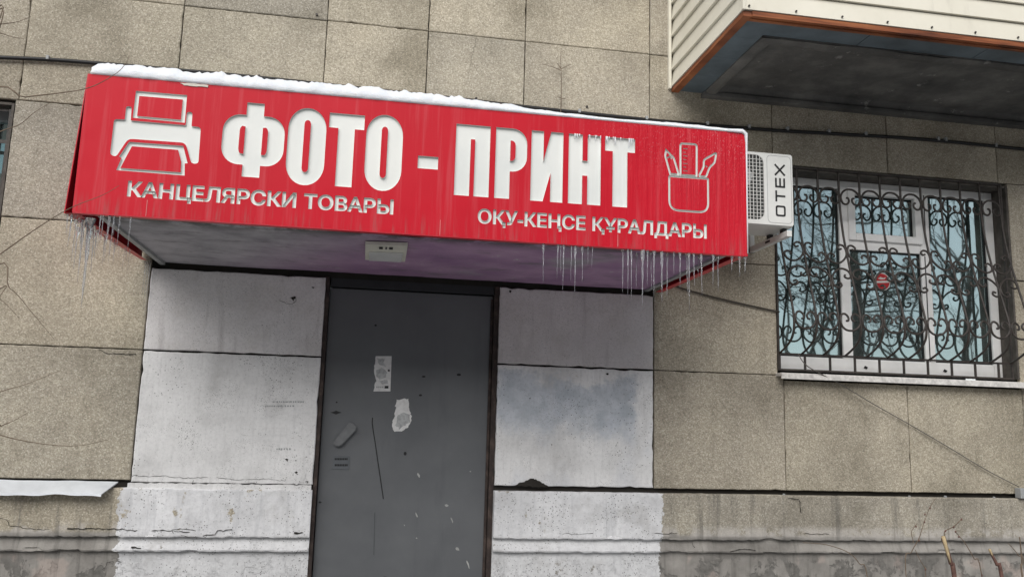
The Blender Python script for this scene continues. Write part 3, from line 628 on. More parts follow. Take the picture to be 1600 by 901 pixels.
for k in range(5): xa = BX+.043+k*.74; bp(MB().box(xa, xa+.735, BY+.056, BY+.26, BZ-.020, BZ-.006), 'underside_board', BLUE)
for k in range(3): ya = BY+.261+k*.27; bp(MB().box(BX+.043, BX+.22, ya, ya+.268, BZ-.020, BZ-.006), 'underside_board', BLUE)
def slabund():
    # cast slab: raised rim, sunk field with rough plaster
    x0, x1, y0, y1 = BX+.21, BE, BY+.21, .03; v = []; f = []; nx, ny = 110, 28
    for j in range(ny+1):
        for i in range(nx+1):
            x = x0+(x1-x0)*i/nx; y = y0+(y1-y0)*j/ny
            d = min(x-x0, y-y0); e = y1-y
            t = min(1, max(0, (min(d, e+.02)-.085)/.025)); h = .045*t-.012*math.exp(-((min(d, e+.02)-.05)/.03)**2)
            h += noise.noise(Vector((x*3, y*5, 1)))*.008 + noise.noise(Vector((x*12, y*14, 3)))*.004
            v.append((x, y, BZ-.030+h))
    for j in range(ny):
        for i in range(nx): a = j*(nx+1)+i; f.append((a, a+1, a+nx+2, a+nx+1))
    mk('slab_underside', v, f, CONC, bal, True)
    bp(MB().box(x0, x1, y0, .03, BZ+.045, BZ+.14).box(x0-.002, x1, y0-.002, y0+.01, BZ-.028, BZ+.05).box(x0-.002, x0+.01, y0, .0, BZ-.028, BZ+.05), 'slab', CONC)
slabund()
bp(MB().box(BX+.20, BE, -.06, .0, BZ-.052, BZ-.022, .004), 'wall_ledger', CONC)
for i in range(7): p = (BX+.02+i*.27, BY-.013, BZ+.02); bp(MB().tube([(p[0], p[1], p[2]), (p[0], p[1]-.006, p[2])], .006, 6), 'screw', IRON)

# ------------------------------------------------------------------ concrete entrance canopy (part of the building)
can = empty('canopy', (.27, -.5, 2.46)); can.parent = bld; can.location = Vector((.27, -.5, 2.46)) - bld.location
CX0, CX1, CY, CZ0 = -1.17, 1.70, -1.165, 2.458
def canslab():
    v = []; f = []; nx, ny = 120, 48
    for j in range(ny+1):
        for i in range(nx+1):
            x = CX0+(CX1-CX0)*i/nx; y = CY+(0.0-CY)*j/ny
            h = noise.noise(Vector((x*2, y*3, 5)))*.003+noise.noise(Vector((x*9, y*9, 7)))*.002
            if y < CY+.12: h -= max(0, noise.noise(Vector((x*5, y*8, 2))))*.02*(1-(y-CY)/.12)
            v.append((x, y, CZ0+h))
    for j in range(ny):
        for i in range(nx): a = j*(nx+1)+i; f.append((a, a+1, a+nx+2, a+nx+1))
    mk('soffit', v, f, SOFFIT, can, True)
    MB().box(CX0+.002, CX1-.002, CY+.002, 0, CZ0+.012, CZ0+.16).build('slab', CONC, can)
    MB().box(CX0-.022, CX0+.004, CY, 0.0, CZ0-.014, CZ0+.05).build('edge_angle', GREYM, can)
    MB().box(CX1-.004, CX1+.022, CY, 0.0, CZ0-.012, CZ0+.05).build('edge_angle', GREYM, can)
canslab()

# ------------------------------------------------------------------ the red sign box
SX0, SX1, SZ0, SZ1, SY, ST = -1.279, 1.812, 2.446, 3.072, -1.22, .012
sg = empty('shop_sign', (.27, SY, SZ0)); tag(sg, 'long red box sign with recessed white Cyrillic lettering around the entrance canopy', 'sign')
def arc(cx, cz, rx, rz, a0, a1, n=10): return [(cx+rx*math.cos(R(a0+(a1-a0)*i/n)), cz+rz*math.sin(R(a0+(a1-a0)*i/n))) for i in range(n+1)]
def rrect(x0, x1, z0, z1, r, n=6, rz=None):
    rz = rz or r
    return arc(x1-r, z1-rz, r, rz, 0, 90, n)+arc(x0+r, z1-rz, r, rz, 90, 180, n)+arc(x0+r, z0+rz, r, rz, 180, 270, n)+arc(x1-r, z0+rz, r, rz, 270, 360, n)
T, B = 2.990, 2.644
def LT(x0, x1): 
    c = (x0+x1)/2; s = .037; return [[(x0, T), (x0, T-.070), (c-s, T-.070), (c-s, B), (c+s, B), (c+s, T-.070), (x1, T-.070), (x1, T)]]
def LO(x0, x1): return [rrect(x0, x1, B-.006, T+.012, (x1-x0)/2-.002, 8, .10), rrect((x0+x1)/2-.0145, (x0+x1)/2+.0145, B+.055, T-.045, .0140, 5, .02)]
FI = (-.692, -.422); fc = -.557
def LF():
    s = .038
    o = [(fc-s, 2.657), (fc-s, 2.712)]+[(fc-s-.02, 2.712)]+arc(FI[0]+.075, 2.712+.08, .075, .08, 270, 180, 8)+arc(FI[0]+.075, 2.945-.08, .075, .08, 180, 90, 8)+[(fc-s-.02, 2.945), (fc-s, 2.945), (fc-s, 3.004)]
    o += [(2*fc-x, z) for x, z in o[::-1]]
    return [o, [(fc-s, 2.762)]+arc(fc-s-.008, 2.79, .016, .03, 240, 180, 4)+arc(fc-s-.008, 2.868, .016, .026, 180, 110, 4)+[(fc-s, 2.890)], [(fc+s, 2.890)]+arc(fc+s+.008, 2.868, .016, .026, 70, 0, 4)+arc(fc+s+.008, 2.79, .016, .03, 0, -60, 4)+[(fc+s, 2.762)]]
def LP(x0, x1): a = .071; return [[(x0, B), (x0, T), (x1, T), (x1, B), (x1-a, B), (x1-a, T-.070), (x0+a, T-.070), (x0+a, B)]]
def LR(x0, x1):
    a = .071; zb = 2.778
    return [[(x0, B), (x0, T)]+[(x1-.07, T)]+arc(x1-.07, T-.075, .07, .075, 90, 0, 7)+arc(x1-.07, zb+.075, .07, .075, 0, -90, 7)+[(x0+a, zb), (x0+a, B)], [(x0+a, 2.830)]+arc(x0+a+.006, 2.852, .019, .022, -90, 0, 4)+arc(x0+a+.006, 2.908, .019, .022, 0, 90, 4)+[(x0+a, 2.930)]]
def LI(x0, x1): a = .060; return [[(x0, B), (x0, T), (x0+a, T), (x0+a, T-.148), (x1-a, T), (x1, T), (x1, B), (x1-a, B), (x1-a, B+.142), (x0+a, B)]]
def LN(x0, x1): a = .069; return [[(x0, B), (x0, T), (x0+a, T), (x0+a, 2.860), (x1-a+.003, 2.860), (x1-a+.003, T), (x1, T), (x1, B), (x1-a+.003, B), (x1-a+.003, 2.786), (x0+a, 2.786), (x0+a, B)]]
BIG = [LF(), LO(-.408, -.239), LT(-.228, -.069), LO(-.058, .110), [[(.184, 2.759), (.184, 2.819), (.278, 2.819), (.278, 2.759)]], LP(.357, .520), LR(.547, .699), LI(.719, .875), LN(.902, 1.062), LT(1.083, 1.234)]
shapes = [('letter', L, 'odd') for L in BIG]
# printer
def rounded(P, r, n=4):
    out = []
    for i in range(len(P)):
        a, b, c = Vector(P[i-1]), Vector(P[i]), Vector(P[(i+1) % len(P)]); rr_ = min(r[i] if isinstance(r, list) else r, (a-b).length*.45, (c-b).length*.45)
        p, q = b+(a-b).normalized()*rr_, b+(c-b).normalized()*rr_
        for k in range(n+1): t = k/n; u = p*(1-t)**2+b*2*t*(1-t)+q*t*t; out.append((u.x, u.y))
    return out
shapes.append(('pictogram', [[(-1.073, 3.012), (-.857, 3.013), (-.856, 2.884), (-1.075, 2.887)], [(-1.057, 2.990), (-.873, 2.991), (-.873, 2.896), (-1.058, 2.897)]], 'odd'))
shapes.append(('pictogram', [rounded([(-1.151, 2.874), (-1.107, 2.876), (-1.107, 2.938), (-1.084, 2.938), (-1.082, 2.874), (-.851, 2.873), (-.851, 2.936), (-.827, 2.936), (-.826, 2.871), (-.786, 2.869), (-.783, 2.701), (-.812, 2.699), (-.845, 2.792), (-1.085, 2.790), (-1.127, 2.704), (-1.152, 2.712)], [.012, .003, .011, .011, .003, .003, .011, .011, .003, .014, .02, .014, .02, .02, .012, .012])], 'odd'))
shapes.append(('pictogram', [[(-1.080, 2.776), (-.853, 2.777), (-.828, 2.699), (-.840, 2.697), (-.836, 2.642), (-1.120, 2.644), (-1.104, 2.699), (-1.114, 2.706)], [(-1.066, 2.757), (-.873, 2.757), (-.855, 2.703), (-.853, 2.655), (-1.104, 2.655), (-1.088, 2.700)]], 'odd'))
# pencil cup with pencil, ruler and brush
def stroke(P, wd, closed=False):
    P = [Vector(p) for p in P]; n = len(P); A = []; Bq = []
    for i in range(n):
        if closed: a, c = P[i-1], P[(i+1) % n]
        else: a, c = P[max(i-1, 0)], P[min(i+1, n-1)]
        t1 = (P[i]-a).normalized() if (P[i]-a).length > 1e-9 else (c-P[i]).normalized(); t2 = (c-P[i]).normalized() if (c-P[i]).length > 1e-9 else t1
        nn = Vector((-(t1+t2).y, (t1+t2).x)); nn = nn.normalized() if nn.length > 1e-6 else Vector((-t1.y, t1.x)); k = wd/2/max(.5, nn.dot(Vector((-t1.y, t1.x))))
        A.append(tuple(P[i]+nn*k)); Bq.append(tuple(P[i]-nn*k))
    return [A, Bq] if closed else [A+Bq[::-1]]
SWD = .0105
shapes.append(('pictogram', stroke(rounded([(1.409, 2.818), (1.609, 2.820), (1.609, 2.648), (1.409, 2.648)], [.004, .004, .05, .05], 7), SWD, True), 'odd'))
shapes.append(('pictogram', stroke(rounded([(1.467, 2.828), (1.467, 2.989), (1.552, 2.991), (1.550, 2.829)], [.003, .012, .012, .003]), SWD, True), 'odd'))
shapes.append(('pictogram', stroke([(1.414, 2.829), (1.388, 2.920), (1.393, 2.948), (1.432, 2.912), (1.458, 2.829)], SWD, True), 'odd'))
shapes.append(('pictogram', stroke(rounded([(1.561, 2.829), (1.588, 2.880), (1.588, 2.915), (1.655, 2.958), (1.645, 2.905), (1.617, 2.878), (1.600, 2.829)], .012, 3), SWD, True), 'odd'))
shapes.append(('pictogram', stroke([(1.397, 2.908), (1.412, 2.918), (1.423, 2.905)], .007), 'odd'))
shapes.append(('pictogram', stroke([(1.596, 2.886), (1.606, 2.880)], .007), 'odd'))
for k in range(7): shapes.append(('pictogram', [[(1.480, 2.848+k*.019), (1.480, 2.852+k*.019), (1.480+(.024 if k % 2 == 0 else .016), 2.852+k*.019), (1.480+(.024 if k % 2 == 0 else .016), 2.848+k*.019)]], 'odd'))
# small lines of text
def glyphs(text, x0, x1, zb, hgt, bold=.0026):
    """outline loops of each character of a line, fitted between x0 and x1 on the baseline zb"""
    adv = []; loops = []
    tmp = []
    def width(s):
        c = bpy.data.curves.new('t', 'FONT'); c.body = s; o = bpy.data.objects.new('t', c); C.objects.link(o); tmp.append((o, c)); return o
    full = [width(text[:i+1]+'I') for i in range(len(text))]; chars = [width(ch) for ch in text]
    bpy.context.view_layer.update(); dg = bpy.context.evaluated_depsgraph_get()
    def outl(o):
        cu = o.evaluated_get(dg).to_curve(dg); out = []
        for s in cu.splines:
            b = s.bezier_points; L = []
            for i in range(len(b)):
                p, q = b[i], b[(i+1) % len(b)]
                straight = (p.handle_right-p.co).cross(q.co-p.co).length < 1e-4 and (q.handle_left-q.co).cross(q.co-p.co).length < 1e-4
                if straight: L.append((p.co.x, p.co.y))
                else: L += [(v.x, v.y) for v in interpolate_bezier(p.co, p.handle_right, q.handle_left, q.co, 6)[:-1]]
            M_ = []
            for v in L:
                if not M_ or math.dist(v, M_[-1]) > 2e-3: M_.append(v)
            if len(M_) > 2 and math.dist(M_[0], M_[-1]) < 2e-3: M_.pop()
            if len(M_) > 2: out.append(M_)
        o.evaluated_get(dg).to_curve_clear(); return out
    pos = [0.0]
    barw = max(v[0] for L in outl(width_I) for v in L) if False else None
    ends = []
    for o in full: L = outl(o); ends.append(max(v[0] for q in L for v in q))
    res = []; 
    for i, ch in enumerate(text):
        if ch == ' ': continue
        g = outl(chars[i]); shift = 0 if i == 0 else ends[i-1]-EI
        res.append([[(x+shift, y) for x, y in L] for L in g])
    for o, c in tmp: bpy.data.objects.remove(o); bpy.data.curves.remove(c)
    xa = min(v[0] for g in res for L in g for v in L); xb = max(v[0] for g in res for L in g for v in L); cap = .73
    sx = (x1-x0-2*bold)/(xb-xa); sz = (hgt-2*bold)/cap
    out = []
    for g in res:
        gg = []
        big = max(g, key=lambda L: abs(sum(L[i][0]*L[(i+1) % len(L)][1]-L[(i+1) % len(L)][0]*L[i][1] for i in range(len(L)))))
        SGN = -1 if sum(big[i][0]*big[(i+1) % len(big)][1]-big[(i+1) % len(big)][0]*big[i][1] for i in range(len(big))) > 0 else 1
        for L in g:
            P = [Vector((x0+bold+(x-xa)*sx, zb+bold+y*sz)) for x, y in L]; n = len(P); Q = []
            ar = sum(P[i].x*P[(i+1) % n].y-P[(i+1) % n].x*P[i].y for i in range(n))
            for i in range(n):
                t1 = (P[i]-P[i-1]).normalized(); t2 = (P[(i+1) % n]-P[i]).normalized(); n1 = Vector((t1.y, -t1.x)); n2 = Vector((t2.y, -t2.x)); m = n1+n2
                m = m.normalized() if m.length > .2 else n1; Q.append(tuple(P[i]-m*SGN*bold/max(.55, m.dot(n1))))
            gg.append(Q)
        out.append(gg)
    return out
# the advance of the measuring stroke, and which way the font winds its outlines
_c = bpy.data.curves.new('t', 'FONT'); _c.body = 'I'; _o = bpy.data.objects.new('t', _c); C.objects.link(_o); bpy.context.view_layer.update()
_dg = bpy.context.evaluated_depsgraph_get(); _cu = _o.evaluated_get(_dg).to_curve(_dg); _P = [p.co.copy() for p in _cu.splines[0].bezier_points]
EI = max(p.x for p in _P); _ar = sum(_P[i].x*_P[(i+1) % len(_P)].y-_P[(i+1) % len(_P)].x*_P[i].y for i in range(len(_P)))
_o.evaluated_get(_dg).to_curve_clear(); bpy.data.objects.remove(_o); bpy.data.curves.remove(_c)
small = glyphs('КАНЦЕЛЯРСКИ ТОВАРЫ', -1.066, .083, 2.530, .071, .0034)+glyphs('ОҚУ-КЕҢСЕ ҚҰРАЛДАРЫ', .473, 1.600, 2.517, .071, .0030)
shapes += [('letter', g, 'wind') for g in small]
def bbox(L): return min(p[0] for q in L for p in q), max(p[0] for q in L for p in q), min(p[1] for q in L for p in q), max(p[1] for q in L for p in q)
boxes = [bbox(L) for _, L, _ in shapes]
def inside(k, x, y):
    a, b, c, d = boxes[k]
    if not (a <= x <= b and c <= y <= d): return False
    return bool(odd(shapes[k][1], x, y)) if shapes[k][2] == 'odd' else wind(shapes[k][1], x, y) != 0
for k, (nm, L, rule) in enumerate(shapes):     # each letter is a shallow white tray let into the red face
    v, t = fill(L, lambda x, y: inside(k, x, y)); D_ = ST if nm == 'letter' and rule == 'odd' else (.010 if rule == 'odd' else .0095)
    V = [(p.x, SY+D_, p.y) for p in v]; F = list(t)
    for q in L:
        n = len(V); m = len(q); V += [(x, SY+.0006, z) for x, z in q]+[(x, SY+D_, z) for x, z in q]
        F += [(n+i, n+(i+1) % m, n+m+(i+1) % m, n+m+i) for i in range(m)]
    mk(nm, V, F, INSET, sg)
seams = [(-.30, ), (1.155, )]
rect = [(SX0, SZ0), (SX1, SZ0), (SX1, SZ1-.0), (SX0, SZ1)]
v, t = fill([rect]+[q for _, L, _ in shapes for q in L], lambda x, y: SX0 < x < SX1 and SZ0 < y < SZ1 and not any(inside(k, x, y) for k in range(len(shapes))))
mk('face_panel', [(p.x, SY, p.y) for p in v], t, RED, sg)
# folded lips, sides, top and back of the box
MB().box(SX0+.001, SX1-.001, SY+.0005, SY+.034, SZ0-.004, SZ0-.0005).build('bottom_lip', REDD, sg)
MB().box(SX0+.002, SX1-.002, SY+.030, SY+.033, SZ0, SZ1-.01).build('back_board', GREYM, sg)
MB().box(SX0+.002, SX1-.002, SY+.002, -.02, SZ1-.006, SZ1-.001).build('top_sheet', REDD, sg)
MB().add([(SX0-.001, SY+.001, SZ1-.002), (SX0-.038, SY+.016, SZ0-.004), (SX0-.016, -.02, SZ0+.020), (SX0-.001, -.02, SZ1-.002), (SX0+.003, SY+.001, SZ1-.002), (SX0-.034, SY+.016, SZ0-.004), (SX0-.012, -.02, SZ0+.020), (SX0+.003, -.02, SZ1-.002)],
    [(0, 1, 2, 3), (4, 7, 6, 5), (0, 4, 5, 1), (1, 5, 6, 2), (2, 6, 7, 3), (0, 3, 7, 4)]).build('side_sheet', REDD, sg)
MB().add([(SX0-.036, SY+.016, SZ0-.004), (SX0+.001, SY+.0006, SZ0-.004), (SX0+.03, SY+.04, SZ0-.006), (SX0+.016, -.02, SZ0+.016), (SX0-.014, -.02, SZ0+.018)], [(0, 1, 2, 3, 4)]).build('side_lip', REDD, sg)
MB().box(SX1-.005, SX1-.001, SY+.001, -.02, SZ0+.001, SZ1-.007).build('side_sheet', REDD, sg)
MB().box(SX1-.045, SX1-.0055, SY+.036, -.02, SZ0-.003, SZ0+.001).build('side_lip', REDD, sg)
for x in (-.98, .30, 1.15): MB().box(x-.0012, x+.0012, SY-.0012, SY-.0002, SZ0+.002, 2.51 if x > 1 else SZ1-.01 if x < -.9 and False else 2.52).build('film_seam', plain('pale_seam', (.62, .2, .2), .5, .3), sg)
# torn film at the top edge
MB().prism([(a.x, a.z) for a in [at(*q, SY-.002) for q in jag([(282, 130), (300, 130.5), (326, 133.5), (325, 136.5), (310, 135.5), (296, 134.5), (288, 133.5)], .5, 21, 3)]], SY-.004, SY-.001).build('torn_edge', plain('torn_film', (.66, .62, .55), .8, .2), sg)

# ------------------------------------------------------------------ snow lying on the sign box
def snow():
    nx, ny = 260, 22; v = []; f = []; x0, x1 = SX0+.012, SX1-.004; y0, y1 = SY-.006, -.06
    def hh(x):
        t = (x-x0)/(x1-x0); b = .066 if t < .5 else .066-(t-.5)/.2*.046 if t < .7 else .020
        if t > .7: b = .020+.004*math.sin(t*30)
        if t < .015: b *= .75+t*16
        return b
    for i in range(nx+1):
        x = x0+(x1-x0)*i/nx; b = hh(x); k = min(1, b/.05)
        crest = b*(1+.30*k*noise.noise(Vector((x*9, 0, 1)))+.22*k*noise.noise(Vector((x*31, 0, 2)))+.12*k*noise.noise(Vector((x*80, 0, 3))))
        ring = [(y0+.010, -.002), (y0-.004*k+.006*k*noise.noise(Vector((x*20, 5, 0))), .004), (y0+.004+.010*k*noise.noise(Vector((x*14, 7, 0))), crest*.45), (y0+.010*k+.012*k*noise.noise(Vector((x*17, 8, 0))), crest*.85), (y0+.03, crest)]
        for (yy, zz) in ring: v.append((x, yy, SZ1+zz))
        for j in range(1, ny+1):
            y = y0+.03+(y1-y0-.03)*j/ny; v.append((x, y, SZ1+max(.003, crest*(1-.2*j/ny)*(1+.3*k*noise.noise(Vector((x*8, y*8, 4)))))))
        v.append((x, y1+.002, SZ1-.002))
    m = 5+ny+1
    for i in range(nx):
        for j in range(m-1): a = i*m+j; f.append((a, a+1, a+m+1, a+m))
    f.append(tuple(range(m))); f.append(tuple(nx*m+j for j in range(m)))
    o = mk('snow_layer', v, f, SNOW, None, True); tag(o, 'ragged white snow lying along the top of the red sign', 'snow')
snow()
fr = MB(); rr = random.Random(2)
pts = [(SX1+.001, SY-.002, SZ1+.014-(.004*k*k if k < 3 else 0)) for k in range(1)]
fr.tube([(SX1-.10, SY-.003, SZ1+.006), (SX1-.02, SY-.004, SZ1+.008), (SX1-.002, SY-.004, SZ1-.006), (SX1+.001, SY-.004, SZ1-.05), (SX1, SY-.004, SZ1-.18), (SX1-.001, SY-.004, SZ1-.40), (SX1-.002, SY-.004, SZ0+.01)], [.008, .011, .010, .0055, .004, .0035, .003], 7)
o = fr.build('ice_band', SNOW, None, True); tag(o, 'white frozen band running down the right edge of the red sign', 'ice')

# ------------------------------------------------------------------ icicles
def icicle(p, L, r, label, group, seed):
    rr = random.Random(seed); n = 9; pts = []; rad = []
    bx, by = rr.uniform(-.004, .004), rr.uniform(-.003, .003)
    for i in range(n):
        t = i/(n-1); pts.append((p[0]+bx*t+rr.uniform(-.0007, .0007), p[1]+by*t+rr.uniform(-.0007, .0007), p[2]-L*t)); rad.append(max(.0007, .82*r*(1-t)**.75*(1+.34*math.sin(i*2.2+seed))*(1.9 if i == 0 else 1.35 if i == 1 else 1)))
    o = MB().tube(pts, rad, 6).build('icicle', ICE, None, True); tag(o, label, 'icicle', group)
ORD = 'first second third fourth fifth sixth seventh eighth ninth tenth eleventh twelfth thirteenth fourteenth fifteenth sixteenth seventeenth eighteenth nineteenth twentieth'.split()
GR, GL, GC = 'icicles along the right end of the sign', 'icicles under the left end of the sign', 'icicles along the middle of the sign'
FE = SY+.012
for i, (px, y1, th) in enumerate([(849, 440, 1.0), (872, 434, .9), (876, 425, .7), (881, 452, 1.1), (893, 438, .7), (899, 456, 1.3), (910, 439, 1.0), (919, 412, .6), (926, 416, .5)]):
    yt = 350+ (px-780)*.081*1.0; p = at(px, yt+28, FE); q = at(px, y1, FE); icicle((p.x, FE, SZ0-.003), max(.03, SZ0-q.z), .0042*th, ORD[i]+' icicle from the left in the sparse row under the second line of lettering', GC, i)
for i, (px, y1, th) in enumerate([(973, 456, 1.1), (981, 462, 1.0), (986, 466, .9), (995, 450, 1.0), (1004, 476, 1.7), (1012, 446, .8), (1017, 452, .8), (1022, 462, 1.2), (1034, 472, 1.5), (1043, 463, 1.2), (1053, 428, .7), (1063, 449, .9), (1073, 460, 1.0), (1077, 486, 1.1), (1084, 446, 1.1), (1092, 436, .7), (1096, 460, 1.1), (1115, 448, 1.0), (1122, 456, 1.0), (1123, 414, .8)]):
    y = FE if (i % 3) else FE+.02+.02*(i % 4); q = at(px, y1, y); icicle((q.x, y, SZ0-.002), max(.03, SZ0-q.z), .0046*th, ORD[i]+' icicle from the left in the dense row below the pencil cup', GR, 40+i)
for i, (px, y1) in enumerate([(1144, 422), (1156, 431), (1165, 425)]):
    q = at(px, y1, FE); icicle((min(q.x, SX1-.006), FE, SZ0-.002), SZ0-q.z, .0058, ['shortest of the three icicles at the right bottom corner of the red sign', 'longest of the three icicles at the right bottom corner of the red sign', 'last icicle at the very right bottom corner of the red sign'][i], 'corner icicles of the sign', 80+i)
rr = random.Random(5)
for i in range(34):
    t = rr.random()**1.3; y = SY+.03+t*.85; x = SX0-.028+.012*t+rr.uniform(-.008, .03); L = rr.uniform(.05, .20)*(1-.4*t); icicle((x, y, SZ0-.004+.02*t), L, rr.uniform(.0022, .0042), 'thin icicle in the cluster hanging under the left side of the sign', GL, 100+i)
for i, (px, y1, th) in enumerate([(123, 482, 2.6), (118, 440, 1.6), (130, 430, 1.8), (137, 425, 1.3), (112, 420, 1.2), (143, 405, 1.2)]):
    y = SY+.10+.05*i; q = at(px+3, y1, y); icicle((q.x, y, SZ0-.003), SZ0-q.z, .0050*th, 'longest thick icicle under the left end of the sign' if i == 0 else ORD[i-1]+' of the long icicles beside the thickest one under the left sign end', GL if i else None, 140+i)
for i, (px, y1) in enumerate([(152, 392), (158, 372), (163, 408), (168, 380), (172, 398), (176, 366), (183, 384), (200, 386)]):
    y = FE+.004*(i % 3); q = at(px, y1, y); icicle((q.x, y, SZ0-.003), SZ0-q.z, .0032, ORD[i]+' icicle from the left along the front edge at the left end of sign', GL, 180+i)
for i, px in enumerate((229, 232, 236)):
    p = at(px, 398, -.03); q = at(px-3-i, 470+i*14, -.03); icicle((p.x, -.03, 2.452), 2.452-q.z, .004, ORD[i]+' icicle from the left against the wall beneath the canopy corner', 'icicles at the canopy foot', 160+i)

fg = MB(); rr = random.Random(31)
for k in range(26):
    x = rr.choice((rr.uniform(.904, .970), rr.uniform(.998, 1.060), rr.uniform(1.085, 1.232), rr.uniform(1.085, 1.232))); L = rr.uniform(.012, .055)*(.5+.5*(x-.9)/.33); z = T+.001; y = SY-.003
    fg.tube([(x, y, z), (x+rr.uniform(-.001, .001), y-.001, z-L*.5), (x+rr.uniform(-.002, .002), y, z-L)], [.0024, .0016, .0005], 5)
o = fg.build('ice_fringe', SNOW, None, True); tag(o, 'fringe of tiny frozen drips over the top of the last white letters', 'ice', kind='stuff')
# ------------------------------------------------------------------ lamp under the canopy
lp = empty('flood_lamp', (.065, -.77, 2.455)); tag(lp, 'unlit rectangular lamp with yellowed housing under the canopy', 'lamp')
LZ = 2.450
MB().add([(-.037, -.955, LZ-.012), (.166, -.985, LZ-.012), (.170, -.640, LZ-.026), (-.036, -.630, LZ-.026), (-.037, -.955, LZ+.004), (.166, -.985, LZ+.004), (.170, -.640, LZ+.004), (-.036, -.630, LZ+.004)], [(0, 1, 2, 3), (4, 7, 6, 5), (0, 4, 5, 1), (1, 5, 6, 2), (2, 6, 7, 3), (3, 7, 4, 0)]).build('housing', CREAM, lp)
def lq(u, v, d=0): # on the sloping underside
    x = -.037+.203*u; y = -.955-.03*u+(.325+.02*u)*v; return (x, y, LZ-.012-.014*v-.0015-d)
MB().add([lq(.10, .42), lq(.92, .42), lq(.92, .95), lq(.10, .95), lq(.10, .42, .006), lq(.92, .42, .006), lq(.92, .95, .006), lq(.10, .95, .006)], [(0, 1, 2, 3), (4, 7, 6, 5), (0, 4, 5, 1), (1, 5, 6, 2), (2, 6, 7, 3), (3, 7, 4, 0)]).build('lens', LENS, lp)
for u0, u1 in ((.33, .42), (.48, .52), (.57, .66)): MB().add([lq(u0, .10), lq(u1, .10), lq(u1, .24), lq(u0, .24)], [(0, 1, 2, 3)]).build('vent_slot', BLACK, lp)

